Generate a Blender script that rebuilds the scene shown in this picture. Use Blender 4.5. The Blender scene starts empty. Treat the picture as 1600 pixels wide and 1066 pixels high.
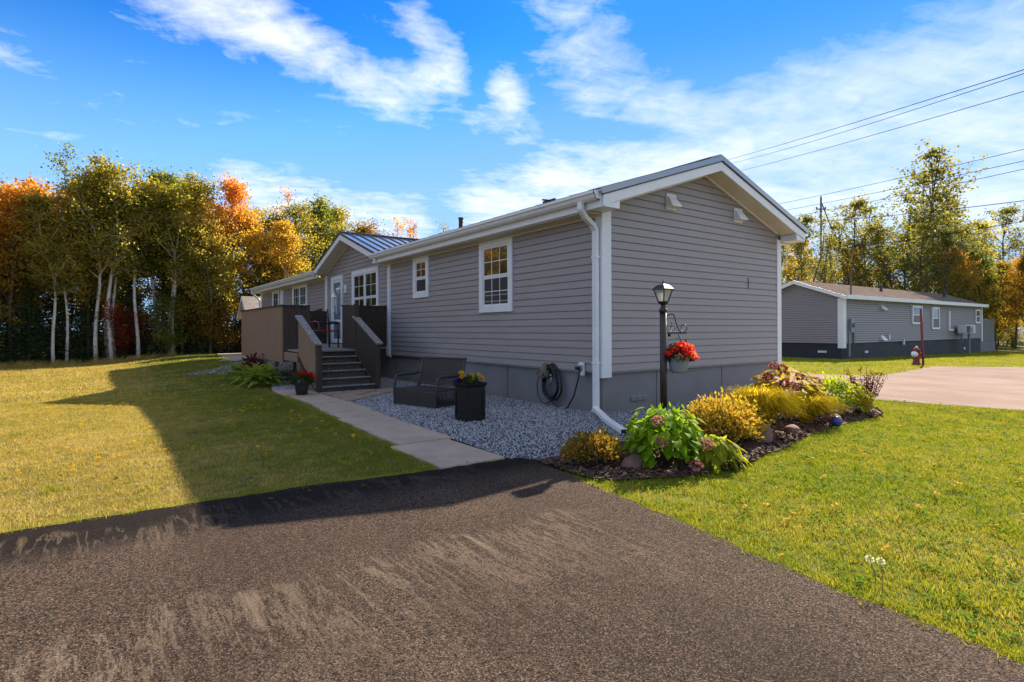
import bpy, math, random
import numpy as np
from mathutils import Vector, Matrix, Euler
random.seed(7); np.random.seed(7)
R_ = math.radians
S = bpy.context.scene
col = S.collection

# ------------------------------------------------------------------ camera, sky, sun, exposure
P0 = Vector((-5.88, -5.86, 1.27)); YAW = R_(54.05); ROLL = R_(.22)
cd = bpy.data.cameras.new('camera'); cam = bpy.data.objects.new('camera', cd); col.objects.link(cam)
cd.sensor_width = 36; cd.lens = 36*877/1600; cd.shift_y = -.0118; cd.clip_end = 3000; cd.clip_start = .05
F = Vector((math.cos(YAW), math.sin(YAW), 0)); R0 = Vector((math.sin(YAW), -math.cos(YAW), 0)); U0 = Vector((0, 0, 1))
RR = R0*math.cos(ROLL)-U0*math.sin(ROLL); UU = U0*math.cos(ROLL)+R0*math.sin(ROLL)
m = Matrix.Identity(4)
for i in range(3): m[i][0] = RR[i]; m[i][1] = UU[i]; m[i][2] = -F[i]; m[i][3] = P0[i]
cam.matrix_world = m
S.camera = cam
SUN_AZ, SUN_EL = 17.6, 31.6          # direction TOWARDS the sun, degrees from +X / above horizon
sd = bpy.data.lights.new('sun', 'SUN'); sd.energy = 4.9; sd.angle = R_(.55); sd.color = (1, .87, .70)
so = bpy.data.objects.new('sun', sd); col.objects.link(so)
tosun = Vector((math.cos(R_(SUN_AZ))*math.cos(R_(SUN_EL)), math.sin(R_(SUN_AZ))*math.cos(R_(SUN_EL)), math.sin(R_(SUN_EL))))
so.rotation_euler = tosun.to_track_quat('Z', 'Y').to_euler(); so.location = (60, 20, 40)
S.view_settings.view_transform = 'Standard'; S.view_settings.look = 'None'
S.view_settings.exposure = 1.5; S.view_settings.gamma = 1; S.view_settings.use_curve_mapping = False
S.cycles.max_bounces = 8; S.cycles.transparent_max_bounces = 8; S.cycles.diffuse_bounces = 3; S.cycles.sample_clamp_indirect = 6

class NT:
    def __init__(s, nt): s.nt = nt
    def n(s, t, **k):
        x = s.nt.nodes.new(t)
        for a, b in k.items(): setattr(x, a, b)
        return x
    def l(s, a, b): s.nt.links.new(a, b)
    def inp(s, node, i, v):
        if v is None: return
        if isinstance(v, bpy.types.NodeSocket): s.l(v, node.inputs[i])
        else: node.inputs[i].default_value = v
    def math(s, op, a, b=None, c=None, clamp=False):
        x = s.n('ShaderNodeMath', operation=op); x.use_clamp = clamp
        s.inp(x, 0, a); s.inp(x, 1, b); s.inp(x, 2, c); return x.outputs[0]
    def vm(s, op, a, b=None, c=None):
        x = s.n('ShaderNodeVectorMath', operation=op); s.inp(x, 0, a); s.inp(x, 1, b)
        if op == 'SCALE': s.inp(x, 3, c)
        return x.outputs[1] if op in ('LENGTH', 'DOT_PRODUCT', 'DISTANCE') else x.outputs[0]
    def noise(s, vec, scale, detail=4, rough=.55, dist=0):
        x = s.n('ShaderNodeTexNoise'); s.inp(x, 'Vector', vec); x.inputs['Scale'].default_value = scale
        x.inputs['Detail'].default_value = detail; x.inputs['Roughness'].default_value = rough; x.inputs['Distortion'].default_value = dist
        return x.outputs[0]
    def map(s, v, a, b, c=0., d=1., smooth=True):
        x = s.n('ShaderNodeMapRange'); x.interpolation_type = 'SMOOTHSTEP' if smooth else 'LINEAR'
        s.inp(x, 0, v); s.inp(x, 1, a); s.inp(x, 2, b); s.inp(x, 3, c); s.inp(x, 4, d); return x.outputs[0]
    def mix(s, f, a, b, mode='MIX'):
        x = s.n('ShaderNodeMix', data_type='RGBA', blend_type=mode); s.inp(x, 0, f); s.inp(x, 6, a); s.inp(x, 7, b); return x.outputs[2]
    def scalev(s, vec, sc, rot=(0, 0, 0)):
        x = s.n('ShaderNodeMapping'); s.inp(x, 0, vec); x.inputs['Scale'].default_value = sc; x.inputs['Rotation'].default_value = rot; return x.outputs[0]
    def pos(s): return s.n('ShaderNodeNewGeometry').outputs['Position']

W = bpy.data.worlds.new('World'); S.world = W; W.use_nodes = True
t = NT(W.node_tree); W.node_tree.nodes.clear()
sky = t.n('ShaderNodeTexSky', sky_type='NISHITA'); sky.sun_disc = False; sky.sun_elevation = R_(SUN_EL); sky.sun_rotation = R_(90-SUN_AZ)
sky.air_density = 1.0; sky.dust_density = .35; sky.ozone_density = 2.2; sky.altitude = 50
g = t.n('ShaderNodeTexCoord').outputs['Generated']
sx = t.n('ShaderNodeSeparateXYZ'); t.l(g, sx.inputs[0])
az = t.math('MULTIPLY', t.math('ARCTAN2', sx.outputs[1], sx.outputs[0]), 57.29578)
el = t.math('MULTIPLY', t.math('ARCSINE', sx.outputs[2]), 57.29578)
ae = t.n('ShaderNodeCombineXYZ'); t.l(az, ae.inputs[0]); t.l(el, ae.inputs[1]); ae = ae.outputs[0]
zc = t.math('ADD', t.math('MAXIMUM', sx.outputs[2], 0.), .09)
pl = t.vm('SCALE', g, None, t.math('DIVIDE', 1., zc))          # cloud layer seen in perspective
pl2 = t.scalev(pl, (1, 1, 0), (0, 0, R_(20)))
strm = t.scalev(pl2, (.55, 1.5, 1), (0, 0, R_(35)))
wisp = t.noise(strm, 2.4, 9, .62, .6)
fine = t.noise(pl2, 9, 8, .65, .4)
big = t.noise(pl2, .8, 4, .5, .3)
det = t.math('ADD', t.math('MULTIPLY', wisp, .6), t.math('MULTIPLY', fine, .4))
# (az0, el0, az1, el1, half width in degrees, strength)
strokes = [(88, 28.5, 78, 26.6, 2.3, 1.0), (78, 26.2, 66, 22.6, 1.9, 1.0), (66, 23.2, 60.5, 24.2, 2.0, .95), (64.0, 28.5, 61.5, 25, 1.7, .6),
           (54.9, 23.2, 54.0, 22.3, 1.5, .9), (57, 20.2, 52, 19.3, 1.5, .45), (49, 30, 45, 24.5, 3.4, .55), (46, 24.5, 36, 20, 2.4, .55),
           (36, 19.2, 27, 20.3, 2.8, .55), (27, 20, 9, 20.5, 3.4, .62), (30, 16, 8, 15, 3.6, .7), (50, 15, 32, 16, 2.6, .85), (57, 12.5, 30, 12, 2.4, .85),
           (80, 12.6, 64, 10.5, 1.7, .8), (28, 11, 5, 9, 3.0, .8), (97, 20, 94, 20, 1.1, .5)]
dens = None
for a0, e0, a1, e1, w, st in strokes:
    ba = (a1-a0, (e1-e0)); L2 = ba[0]**2+ba[1]**2
    pa = t.vm('SUBTRACT', ae, (a0, e0, 0))
    h = t.math('DIVIDE', t.vm('DOT_PRODUCT', pa, (ba[0], ba[1], 0)), L2, clamp=True)
    dd = t.vm('LENGTH', t.vm('SUBTRACT', pa, t.vm('SCALE', (ba[0], ba[1], 0), None, h)))
    v = t.map(dd, w*2.1, 0., 0., st)
    dens = v if dens is None else t.math('MAXIMUM', dens, v)
sky_out_of_view = t.map(t.math('ABSOLUTE', t.math('SUBTRACT', az, 54.)), 44., 62.)     # unseen denser cloud added around and above the frame for neutral fill light
fill_cloud = t.math('MULTIPLY', t.map(big, .35, .62), t.math('MULTIPLY', t.math('MAXIMUM', sky_out_of_view, t.map(el, 31., 40.)), 1.1))
dens = t.math('MAXIMUM', dens, fill_cloud)
cl = t.map(t.math('ADD', dens, t.math('MULTIPLY', t.math('SUBTRACT', det, .5), t.map(az, 28., 56., 1.5, 3.0))), .22, 1.25, smooth=False)
cl = t.math('MULTIPLY', cl, t.map(sx.outputs[2], 0., .12, .6, 1.))
hs = t.n('ShaderNodeHueSaturation'); hs.inputs['Saturation'].default_value = 1.25; hs.inputs['Value'].default_value = .95; t.l(sky.outputs[0], hs.inputs['Color'])
tint = t.mix(1.0, hs.outputs[0], (.40, .86, 1.12, 1), 'MULTIPLY')
hz = t.map(sx.outputs[2], 0.02, .46, .80, 0.)
tint = t.vm('MINIMUM', tint, (.75, 2.3, 5.6))
tint = t.mix(t.map(sx.outputs[2], .30, .50), tint, t.vm('MULTIPLY', tint, (.35, .72, .95)))
skyc = t.mix(hz, tint, (2.5, 3.9, 5.6, 1))
skyc = t.mix(cl, skyc, (5.3, 5.45, 5.6, 1))
bg = t.n('ShaderNodeBackground'); bg.inputs[1].default_value = .080; t.l(skyc, bg.inputs[0])
wo = t.n('ShaderNodeOutputWorld'); t.l(bg.outputs[0], wo.inputs[0])

# ------------------------------------------------------------------ materials
def newmat(name):
    M = bpy.data.materials.new(name); M.use_nodes = True; M.node_tree.nodes.clear(); return M, NT(M.node_tree)
def finish(t, bsdf, bump=None, strength=.3, dist=.01):
    o = t.n('ShaderNodeOutputMaterial'); t.l(bsdf.outputs[0], o.inputs[0])
    if bump is not None:
        b = t.n('ShaderNodeBump'); b.inputs['Strength'].default_value = strength; b.inputs['Distance'].default_value = dist
        t.l(bump, b.inputs['Height']); t.l(b.outputs[0], bsdf.inputs['Normal'])
def simple(name, c, rough=.5, var=.12, scale=6., bump=.15, bscale=60., metal=0., stretch=(1, 1, 1), dirt=None, spec=.5, c2=None, bd=.002):
    """plain paint/plastic/wood with mottled colour, fine relief and optional dirt colour"""
    M, t = newmat(name); b = t.n('ShaderNodeBsdfPrincipled')
    p = t.scalev(t.pos(), stretch); n1 = t.noise(p, scale, 5, .6); n2 = t.noise(p, bscale, 4, .6)
    c = tuple(c)+(1,)
    lo = tuple(x*(1-var) for x in c[:3])+(1,); hi = tuple(min(1, x*(1+var)) for x in (c2 or c[:3]))+(1,)
    cc = t.mix(t.map(n1, .3, .7), lo, hi)
    cc = t.mix(t.math('MULTIPLY', n2, .35), cc, tuple(x*.75 for x in c[:3])+(1,))
    if dirt:
        dn = t.noise(t.pos(), 2.3, 8, .7, .5); cc = t.mix(t.map(dn, .52, .74, 0, dirt[1]), cc, tuple(dirt[0])+(1,))
    t.l(cc, b.inputs['Base Color']); b.inputs['Metallic'].default_value = metal
    t.l(t.map(n1, .2, .8, max(0, rough-.08), min(1, rough+.08)), b.inputs['Roughness']); b.inputs['Specular IOR Level'].default_value = spec
    finish(t, b, n2 if bump else None, bump, bd); return M
siding_m = simple('vinyl_siding', (.295, .258, .248), .46, .06, 1.2, .25, 45, stretch=(1, 1, 9), dirt=((.2, .185, .17), .18))
siding_nb = simple('neighbour_siding', (.24, .215, .215), .5, .06, 1.5, .2, 40, stretch=(1, 1, 6))
skirt_m = simple('painted_skirting', (.19, .178, .185), .6, .12, 1.7, .25, 80, dirt=((.17, .155, .135), .4))
skirt_nb = simple('navy_skirting', (.014, .017, .027), .65, .15, 2, .2, 60)
tk = NT(skirt_m.node_tree); bk_ = [n for n in skirt_m.node_tree.nodes if n.type == 'BSDF_PRINCIPLED'][0]; sk_ = bk_.inputs['Base Color'].links[0].from_socket
sp_ = tk.n('ShaderNodeSeparateXYZ'); tk.l(tk.pos(), sp_.inputs[0]); mud = tk.math('MULTIPLY', tk.map(sp_.outputs[2], .22, .0), tk.map(tk.noise(tk.pos(), 14, 6, .7), .35, .65)); tk.l(tk.mix(tk.math('MULTIPLY', mud, .6), sk_, (.17, .14, .11, 1)), bk_.inputs['Base Color'])
white = simple('white_vinyl', (.74, .74, .73), .38, .04, 3, .05, 60, dirt=((.5, .47, .40), .28))
soffit_m = simple('soffit_vinyl', (.66, .60, .50), .5, .05, 3, .05, 60)  # white vinyl with the warm bounce light put into its colour
steel = simple('dark_steel_roof', (.17, .18, .195), .3, .1, 2, .04, 30, metal=.5, dirt=((.12, .12, .12), .2))
for M_ in (steel,):
    b_ = [n for n in M_.node_tree.nodes if n.type == 'BSDF_PRINCIPLED'][0]; b_.inputs['Coat Weight'].default_value = 1; b_.inputs['Coat Roughness'].default_value = .15; b_.inputs['Coat IOR'].default_value = 1.8
steel_rib = simple('dark_steel_rib', (.035, .04, .048), .4, .1, 2, .04, 30, metal=.3)
drip = simple('black_drip_edge', (.02, .021, .024), .45)
wood_brown = simple('brown_stained_wood', (.22, .135, .085), .75, .2, 5, .5, 40, stretch=(7, 7, .6), dirt=((.2, .15, .11), .35))
wood_dark = simple('shade_darkened_wood', (.052, .037, .028), .7, .25, 5, .5, 40, stretch=(7, 7, .6), dirt=((.09, .07, .055), .3), spec=.25)  # deck brown darkened: shade on faces turned from open sky put into colour
wood_worn = simple('worn_peeling_wood', (.05, .042, .038), .75, .25, 8, .6, 50, stretch=(1.3, 5, 5))
def peel(M, amt=.62, c=(.30, .28, .25)):
    t = NT(M.node_tree); b = [n for n in M.node_tree.nodes if n.type == 'BSDF_PRINCIPLED'][0]
    src = b.inputs['Base Color'].links[0].from_socket
    n = t.noise(t.scalev(t.pos(), (9, 9, 22)), 2.2, 8, .75, .3)
    t.l(t.mix(t.map(n, amt, amt+.04), src, tuple(c)+(1,)), b.inputs['Base Color'])
peel(wood_worn, .585); nose_m = simple('worn_step_edge', (.26, .25, .24), .8, .4, 12, .6, 50)
wood_cap = simple('weathered_rail_cap', (.17, .155, .14), .8, .3, 9, .7, 50, stretch=(5, 1.5, 3)); peel(wood_cap, .56, (.42, .41, .39))
tread_m = simple('weathered_tread', (.075, .066, .06), .8, .3, 9, .6, 50, stretch=(1, 7, 1), dirt=((.07, .06, .055), .6))
tread_l = simple('pale_planks', (.30, .27, .22), .8, .2, 8, .5, 50)
floor_m = simple('deck_floor_board', (.19, .18, .165), .75, .2, 6, .5, 40, stretch=(1, 5, 1))
black_met = simple('black_metal', (.022, .02, .019), .4, .2, 8, .12, 60, metal=.2)
brown_met = simple('bronze_metal', (.04, .032, .027), .42, .2, 8, .12, 60, metal=.3)
wicker = simple('dark_wicker', (.030, .024, .022), .5, .3, 30, .5, 120)
resin = simple('black_resin', (.010, .010, .011), .55, .25, 12, .3, 100, stretch=(4, 4, 1), spec=.25)
concrete = simple('concrete_slab', (.36, .27, .195), .85, .14, 2.6, .45, 70, dirt=((.16, .13, .10), .55))
flag_m = simple('flagstone', (.25, .185, .125), .85, .25, 4, .5, 60, dirt=((.13, .1, .075), .6))
mulch_m = simple('bark_mulch', (.085, .042, .026), .95, .5, 14, 1., 60, dirt=((.02, .014, .01), .8), bd=.02)
rock_m = simple('red_rock', (.19, .10, .075), .85, .25, 8, .7, 40, dirt=((.1, .06, .05), .5), bd=.01)
red_paint = simple('red_paint', (.20, .014, .016), .45, .2, 8, .1, 60, dirt=((.14, .02, .02), .5))
grey_met = simple('grey_metal', (.25, .27, .29), .45, .1, 8, .1, 60, metal=.4)
green_met = simple('green_metal', (.12, .18, .15), .5)
fence_grey = simple('grey_fence_wood', (.19, .18, .17), .8, .15, 5, .4, 40, stretch=(6, 6, .6))
pot_grey = simple('grey_plastic_pot', (.22, .25, .27), .5, .08)
pot_dark = simple('dark_plastic_pot', (.028, .027, .028), .5, .2)
cable_m = simple('black_rubber', (.012, .012, .014), .42, .2)
khaki = simple('khaki_fabric', (.15, .12, .075), .9, .2, 30, .5, 90)
pole_m = simple('weathered_pole', (.12, .10, .085), .9, .2, 8, .5, 50, stretch=(6, 6, 1))
wire_m = simple('grey_wire', (.012, .012, .014), .95, .1, spec=.0)
shed_m = simple('tan_shed_siding', (.30, .22, .15), .6, .08)
red_plastic = simple('red_plastic', (.34, .012, .016), .35, .1)
black_plastic = simple('black_plastic', (.015, .015, .016), .4, .2)
bluewhite = simple('pale_blue_door', (.42, .53, .60), .35, .05)
ball_m = simple('blue_glazed_ball', (.05, .06, .26), .25, .3, 14)
foil = simple('white_unit', (.62, .62, .60), .4, .05)
dryer = simple('dark_louvre', (.02, .02, .022), .6)
number_m = simple('white_number_tile', (.72, .72, .70), .4, .04)

def glass_mat(name, c, rough=.03, wav=.35):
    M, t = newmat(name); b = t.n('ShaderNodeBsdfPrincipled'); b.inputs['Base Color'].default_value = tuple(c)+(1,)
    b.inputs['Roughness'].default_value = rough; b.inputs['IOR'].default_value = 2.7; b.inputs['Specular IOR Level'].default_value = 1.
    n = t.noise(t.pos(), 1.7, 2, .5); finish(t, b, n, wav, .01); return M
pane_m = glass_mat('window_pane', (.02, .023, .022)); pane_far = glass_mat('distant_pane', (.012, .014, .014)); [n for n in pane_far.node_tree.nodes if n.type == 'BSDF_PRINCIPLED'][0].inputs['IOR'].default_value = 1.45; screen_m = simple('insect_screen_pane', (.035, .037, .043), .35, .15, 4, .1)
door_glass = glass_mat('door_pane', (.17, .24, .29), .08)
M, t = newmat('frosted_lamp_glass'); b = t.n('ShaderNodeBsdfPrincipled'); b.inputs['Base Color'].default_value = (.75, .73, .66, 1); b.inputs['Roughness'].default_value = .35
b.inputs['Transmission Weight'].default_value = .55; finish(t, b, t.noise(t.pos(), 60, 2), .2, .003); lamp_glass = M

def asphalt():
    M, t = newmat('asphalt'); b = t.n('ShaderNodeBsdfPrincipled'); p = t.pos()
    sp = t.n('ShaderNodeTexVoronoi'); sp.inputs['Scale'].default_value = 185; t.l(p, sp.inputs['Vector'])
    wn = t.n('ShaderNodeSeparateColor'); t.l(sp.outputs['Color'], wn.inputs[0])
    n1 = t.noise(p, 1.1, 6, .6); n2 = t.noise(p, 230, 4, .7); n3 = t.noise(p, 22, 5, .7)
    base = t.mix(t.map(n1, .3, .7), (.052, .034, .024, 1), (.078, .053, .038, 1))
    agg = t.mix(t.map(wn.outputs[0], .55, .95), base, (.18, .13, .096, 1))
    agg = t.mix(t.map(wn.outputs[1], .62, .8), agg, (.012, .011, .010, 1))
    agg = t.mix(t.map(n2, .58, .74, 0, .8), agg, (.026, .020, .016, 1))
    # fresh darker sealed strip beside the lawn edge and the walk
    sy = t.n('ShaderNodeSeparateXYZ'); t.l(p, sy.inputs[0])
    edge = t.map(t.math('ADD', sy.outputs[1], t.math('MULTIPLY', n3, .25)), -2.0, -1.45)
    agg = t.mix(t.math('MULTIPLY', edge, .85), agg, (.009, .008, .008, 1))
    # pale dusty scuffs dragged across the surface
    X_, Y_ = sy.outputs[0], sy.outputs[1]
    def band(y0, y1, x0, x1):
        yy = t.math('ADD', Y_, t.math('MULTIPLY', t.math('SUBTRACT', t.noise(p, 1.7, 3), .5), .9))
        a_ = t.math('MULTIPLY', t.map(yy, y0+.10, y0-.06), t.map(yy, y1, y0-.15))
        return t.math('MULTIPLY', a_, t.math('MULTIPLY', t.map(X_, x0-.3, x0+.2), t.map(X_, x1+.3, x1-.2)))
    reg = t.math('MAXIMUM', band(-2.95, -4.3, -6.6, -3.3), t.math('MULTIPLY', band(-1.45, -2.3, -6.9, -5.2), .8))
    reg = t.math('MAXIMUM', reg, t.math('MULTIPLY', band(-1.5, -2.0, -5.2, -3.3), .45))
    reg = t.math('MAXIMUM', reg, t.math('MULTIPLY', t.map(t.noise(p, .5, 3), .5, .7), .3))
    st = t.scalev(p, (8., .95, 1), (0, 0, R_(5))); st2 = t.scalev(p, (5., .7, 1), (0, 0, R_(-9)))
    d1 = t.noise(st, 1.15, 7, .68, .35); d2 = t.noise(st2, 1.3, 8, .7, .25)
    ridge = t.math('SUBTRACT', 1., t.math('MULTIPLY', t.math('ABSOLUTE', t.math('SUBTRACT', d2, .5)), 30.), clamp=True)
    patch = t.map(d1, .545, .70)
    sc = t.math('MULTIPLY', t.math('MULTIPLY', t.math('MAXIMUM', t.math('MULTIPLY', ridge, .7), patch), reg), t.map(n2, .32, .6, .15, 1.))
    agg = t.mix(t.math('MULTIPLY', sc, .58), agg, (.33, .255, .175, 1))
    agg = t.mix(t.map(t.noise(t.scalev(p, (1, .25, 1), (0, 0, R_(25))), .9, 4), .45, .7, 0, .35), agg, (.025, .019, .015, 1))
    t.l(agg, b.inputs['Base Color']); b.inputs['Roughness'].default_value = .9; b.inputs['Specular IOR Level'].default_value = .05
    h = t.math('ADD', t.math('MULTIPLY', wn.outputs[2], .5), t.math('ADD', n2, t.math('MULTIPLY', n3, .5)))
    finish(t, b, h, .8, .006); return M
asphalt_m = asphalt()
def street():
    M, t = newmat('street_asphalt'); b = t.n('ShaderNodeBsdfPrincipled'); p = t.pos()
    n1 = t.noise(p, .5, 6, .65); n2 = t.noise(p, 90, 3, .7); n3 = t.noise(t.scalev(p, (3, .3, 1)), 1.2, 6, .6)
    c = t.mix(t.map(n1, .3, .7), (.27, .20, .165, 1), (.34, .265, .22, 1)); c = t.mix(t.map(n3, .5, .72, 0, .5), c, (.20, .15, .125, 1))
    c = t.mix(t.map(n2, .5, .7, 0, .6), c, (.15, .115, .095, 1))
    t.l(c, b.inputs['Base Color']); b.inputs['Roughness'].default_value = 1.; b.inputs['Specular IOR Level'].default_value = .0; finish(t, b, n2, .4, .006); return M
street_m = street()
def ground():
    M, t = newmat('lawn_soil'); b = t.n('ShaderNodeBsdfPrincipled'); p = t.pos()
    s = t.n('ShaderNodeSeparateXYZ'); t.l(p, s.inputs[0])
    dry = t.map(s.outputs[0], -5.6, -3.6, 1., 0.)
    n1 = t.noise(p, .7, 6, .65); n2 = t.noise(p, 34, 5, .75); n3 = t.noise(p, 4, 5, .6)
    left = t.mix(t.map(n1, .35, .65), (.33, .24, .09, 1), (.18, .15, .035, 1)); right = t.mix(t.map(n1, .3, .7), (.12, .16, .008, 1), (.20, .17, .03, 1))
    c = t.mix(dry, right, left); c = t.mix(t.map(n2, .42, .66), c, (.035, .04, .010, 1)); c = t.mix(t.map(n3, .5, .75, 0, .5), c, (.08, .1, .016, 1))
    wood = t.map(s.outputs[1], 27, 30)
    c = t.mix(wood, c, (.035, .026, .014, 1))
    t.l(c, b.inputs['Base Color']); b.inputs['Roughness'].default_value = .95; b.inputs['Specular IOR Level'].default_value = .1; finish(t, b, n2, .9, .03); return M
ground_m = ground()
def shingles(name, a, c2):
    M, t = newmat(name); b = t.n('ShaderNodeBsdfPrincipled'); p = t.pos()
    br = t.n('ShaderNodeTexBrick'); br.inputs['Scale'].default_value = 1; br.inputs['Brick Width'].default_value = .32; br.inputs['Row Height'].default_value = .15; br.inputs['Mortar Size'].default_value = .008
    br.inputs['Color1'].default_value = tuple(a)+(1,); br.inputs['Color2'].default_value = tuple(c2)+(1,); br.inputs['Mortar'].default_value = tuple(x*.45 for x in a)+(1,)
    t.l(t.scalev(p, (1, 1, 1)), br.inputs['Vector']); n = t.noise(p, 50, 4, .7)
    c = t.mix(t.map(n, .4, .7, 0, .5), br.outputs[0], tuple(x*.6 for x in a)+(1,))
    t.l(c, b.inputs['Base Color']); b.inputs['Roughness'].default_value = 1.; b.inputs['Specular IOR Level'].default_value = .0; finish(t, b, n, .5, .01); return M
shingle_nb = shingles('brown_shingles', (.20, .16, .135), (.15, .12, .10)); shingle_shed = shingles('pale_shingles', (.33, .27, .22), (.42, .36, .31))

def leafmat(name, cols, trans=.66, rough=.65, spec=.06, pscale=.5, bri=1., ztop=None):
    """leaf colours picked per leaf and per clump; translucent"""
    M, t = newmat(name); geo = t.n('ShaderNodeNewGeometry'); oi = t.n('ShaderNodeObjectInfo')
    cr = t.n('ShaderNodeValToRGB'); cr.color_ramp.interpolation = 'LINEAR'
    n = t.noise(geo.outputs['Position'], pscale, 3, .6)
    v = t.math('ADD', t.math('MULTIPLY', geo.outputs['Random Per Island'], .5), t.math('ADD', t.math('MULTIPLY', t.map(n, .3, .7, smooth=False), .38), t.math('MULTIPLY', oi.outputs['Random'], .12)))
    if ztop:                                    # upper leaves turn colour first
        sz = t.n('ShaderNodeSeparateXYZ'); t.l(geo.outputs['Position'], sz.inputs[0])
        v = t.math('ADD', t.math('MULTIPLY', v, .55), t.map(sz.outputs[2], ztop[0], ztop[1], 0., .5, smooth=False), clamp=True)
    t.l(v, cr.inputs[0]); e = cr.color_ramp.elements
    while len(e) > 1: e.remove(e[-1])
    for i, c in enumerate(cols):
        k = e[0] if i == 0 else e.new(i/(len(cols)-1)); k.position = i/(len(cols)-1); k.color = tuple(min(1., x*bri) for x in c)+(1,)
    d = t.n('ShaderNodeBsdfPrincipled'); t.l(cr.outputs[0], d.inputs['Base Color']); d.inputs['Roughness'].default_value = rough; d.inputs['Specular IOR Level'].default_value = spec
    tr = t.n('ShaderNodeBsdfTranslucent'); t.l(t.mix(1., cr.outputs[0], (1.25, 1.2, .7, 1), 'MULTIPLY'), tr.inputs[0])
    mx = t.n('ShaderNodeMixShader'); mx.inputs[0].default_value = trans; t.l(d.outputs[0], mx.inputs[1]); t.l(tr.outputs[0], mx.inputs[2])
    o = t.n('ShaderNodeOutputMaterial'); t.l(mx.outputs[0], o.inputs[0]); return M
leaf_birch = leafmat('birch_leaves', [(.07, .085, .02), (.16, .165, .03), (.30, .265, .05), (.48, .37, .07), (.62, .40, .09)])
leaf_green = leafmat('green_leaves', [(.05, .08, .018), (.12, .155, .028), (.22, .24, .045), (.36, .32, .06)])
leaf_gold = leafmat('gold_leaves', [(.12, .11, .02), (.30, .23, .03), (.50, .35, .05), (.62, .36, .06), (.56, .25, .05)], ztop=(1.5, 9))
leaf_orange = leafmat('orange_leaves', [(.08, .09, .02), (.24, .19, .03), (.44, .30, .05), (.60, .32, .06), (.66, .27, .06), (.56, .16, .06)], ztop=(2.5, 9.5))
leaf_red = leafmat('red_leaves', [(.08, .025, .014), (.22, .035, .022), (.34, .07, .04), (.20, .05, .02)])
leaf_brown = leafmat('olive_brown_leaves', [(.10, .075, .014), (.19, .13, .018), (.30, .17, .02), (.38, .18, .02)])
leaf_poplar = leafmat('poplar_leaves', [(.06, .075, .022), (.13, .14, .035), (.24, .225, .05), (.42, .33, .07)])
needle = leafmat('spruce_needles', [(.022, .042, .016), (.04, .068, .024), (.065, .09, .03)], .25)
hyd_leaf = leafmat('hydrangea_leaves', [(.07, .16, .010), (.17, .30, .012), (.34, .44, .02)], .55, .6, .05, 6)
hosta_leaf = leafmat('hosta_leaves', [(.14, .18, .015), (.26, .30, .02), (.42, .40, .03)], .6, .6, .05, 6)
shade_hosta = leafmat('green_hosta_leaves', [(.10, .15, .02), (.20, .26, .035), (.38, .40, .07)], .4, .6, .05, 6)
darkred_leaf = leafmat('dark_red_leaves', [(.05, .012, .012), (.10, .02, .018), (.16, .04, .03)], .3)
spirea_leaf = leafmat('spirea_leaves', [(.16, .17, .016), (.38, .30, .03), (.52, .32, .05), (.55, .27, .08)], .45, pscale=5)
spirea_dark = leafmat('dark_spirea_leaves', [(.05, .07, .013), (.16, .13, .017), (.40, .22, .035), (.52, .25, .06)], .4, pscale=7)
ograss_m = leafmat('golden_grass_blades', [(.16, .20, .010), (.38, .33, .018), (.58, .42, .03), (.60, .27, .03)], .6, .8, 0., 4)
lime_leaf = leafmat('lime_shrub_leaves', [(.14, .22, .012), (.30, .38, .014), (.48, .48, .02)], .5, pscale=5)
pinkleaf = leafmat('turning_hydrangea_leaves', [(.16, .24, .015), (.34, .34, .02), (.46, .28, .03), (.34, .09, .04)], .5, pscale=7)
barb_leaf = leafmat('purple_barberry_leaves', [(.06, .02, .022), (.12, .04, .035), (.2, .09, .05)], .35, pscale=7)
petal_pink = leafmat('dusky_pink_petals', [(.30, .10, .12), (.42, .2, .2), (.30, .14, .13)], .3, pscale=20)
petal_rose = leafmat('deep_rose_petals', [(.17, .02, .045), (.28, .04, .07), (.36, .12, .12)], .3, pscale=20)
petal_red = leafmat('red_petals', [(.55, .012, .02), (.68, .03, .03), (.66, .12, .10)], .45, pscale=20)
petal_orange = leafmat('orange_petals', [(.62, .06, .05), (.70, .16, .10), (.72, .34, .22)], .45, pscale=20)
petal_crim = leafmat('crimson_petals', [(.42, .006, .02), (.55, .015, .035)], .3, pscale=20)
petal_yel = leafmat('yellow_petals', [(.62, .36, .01), (.72, .46, .02)], .4, pscale=20)
petal_vio = leafmat('violet_petals', [(.04, .012, .14), (.07, .02, .2)], .3, pscale=20)
geran_leaf = leafmat('geranium_leaves', [(.03, .05, .016), (.06, .085, .02)], .3, pscale=20)
fluff = leafmat('seed_fluff', [(.7, .7, .66), (.82, .82, .78)], .5)
bark_birch = simple('white_birch_bark', (.55, .50, .44), .8, .15, 4, .4, 30, stretch=(1, 1, 4), dirt=((.07, .06, .05), .9))
bark_grey = simple('grey_bark', (.13, .11, .09), .9, .3, 6, .7, 40, stretch=(3, 3, .7), bd=.01)
bark_dark = simple('dark_bark', (.05, .04, .032), .9, .3, 6, .6, 40, stretch=(3, 3, .7))
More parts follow.
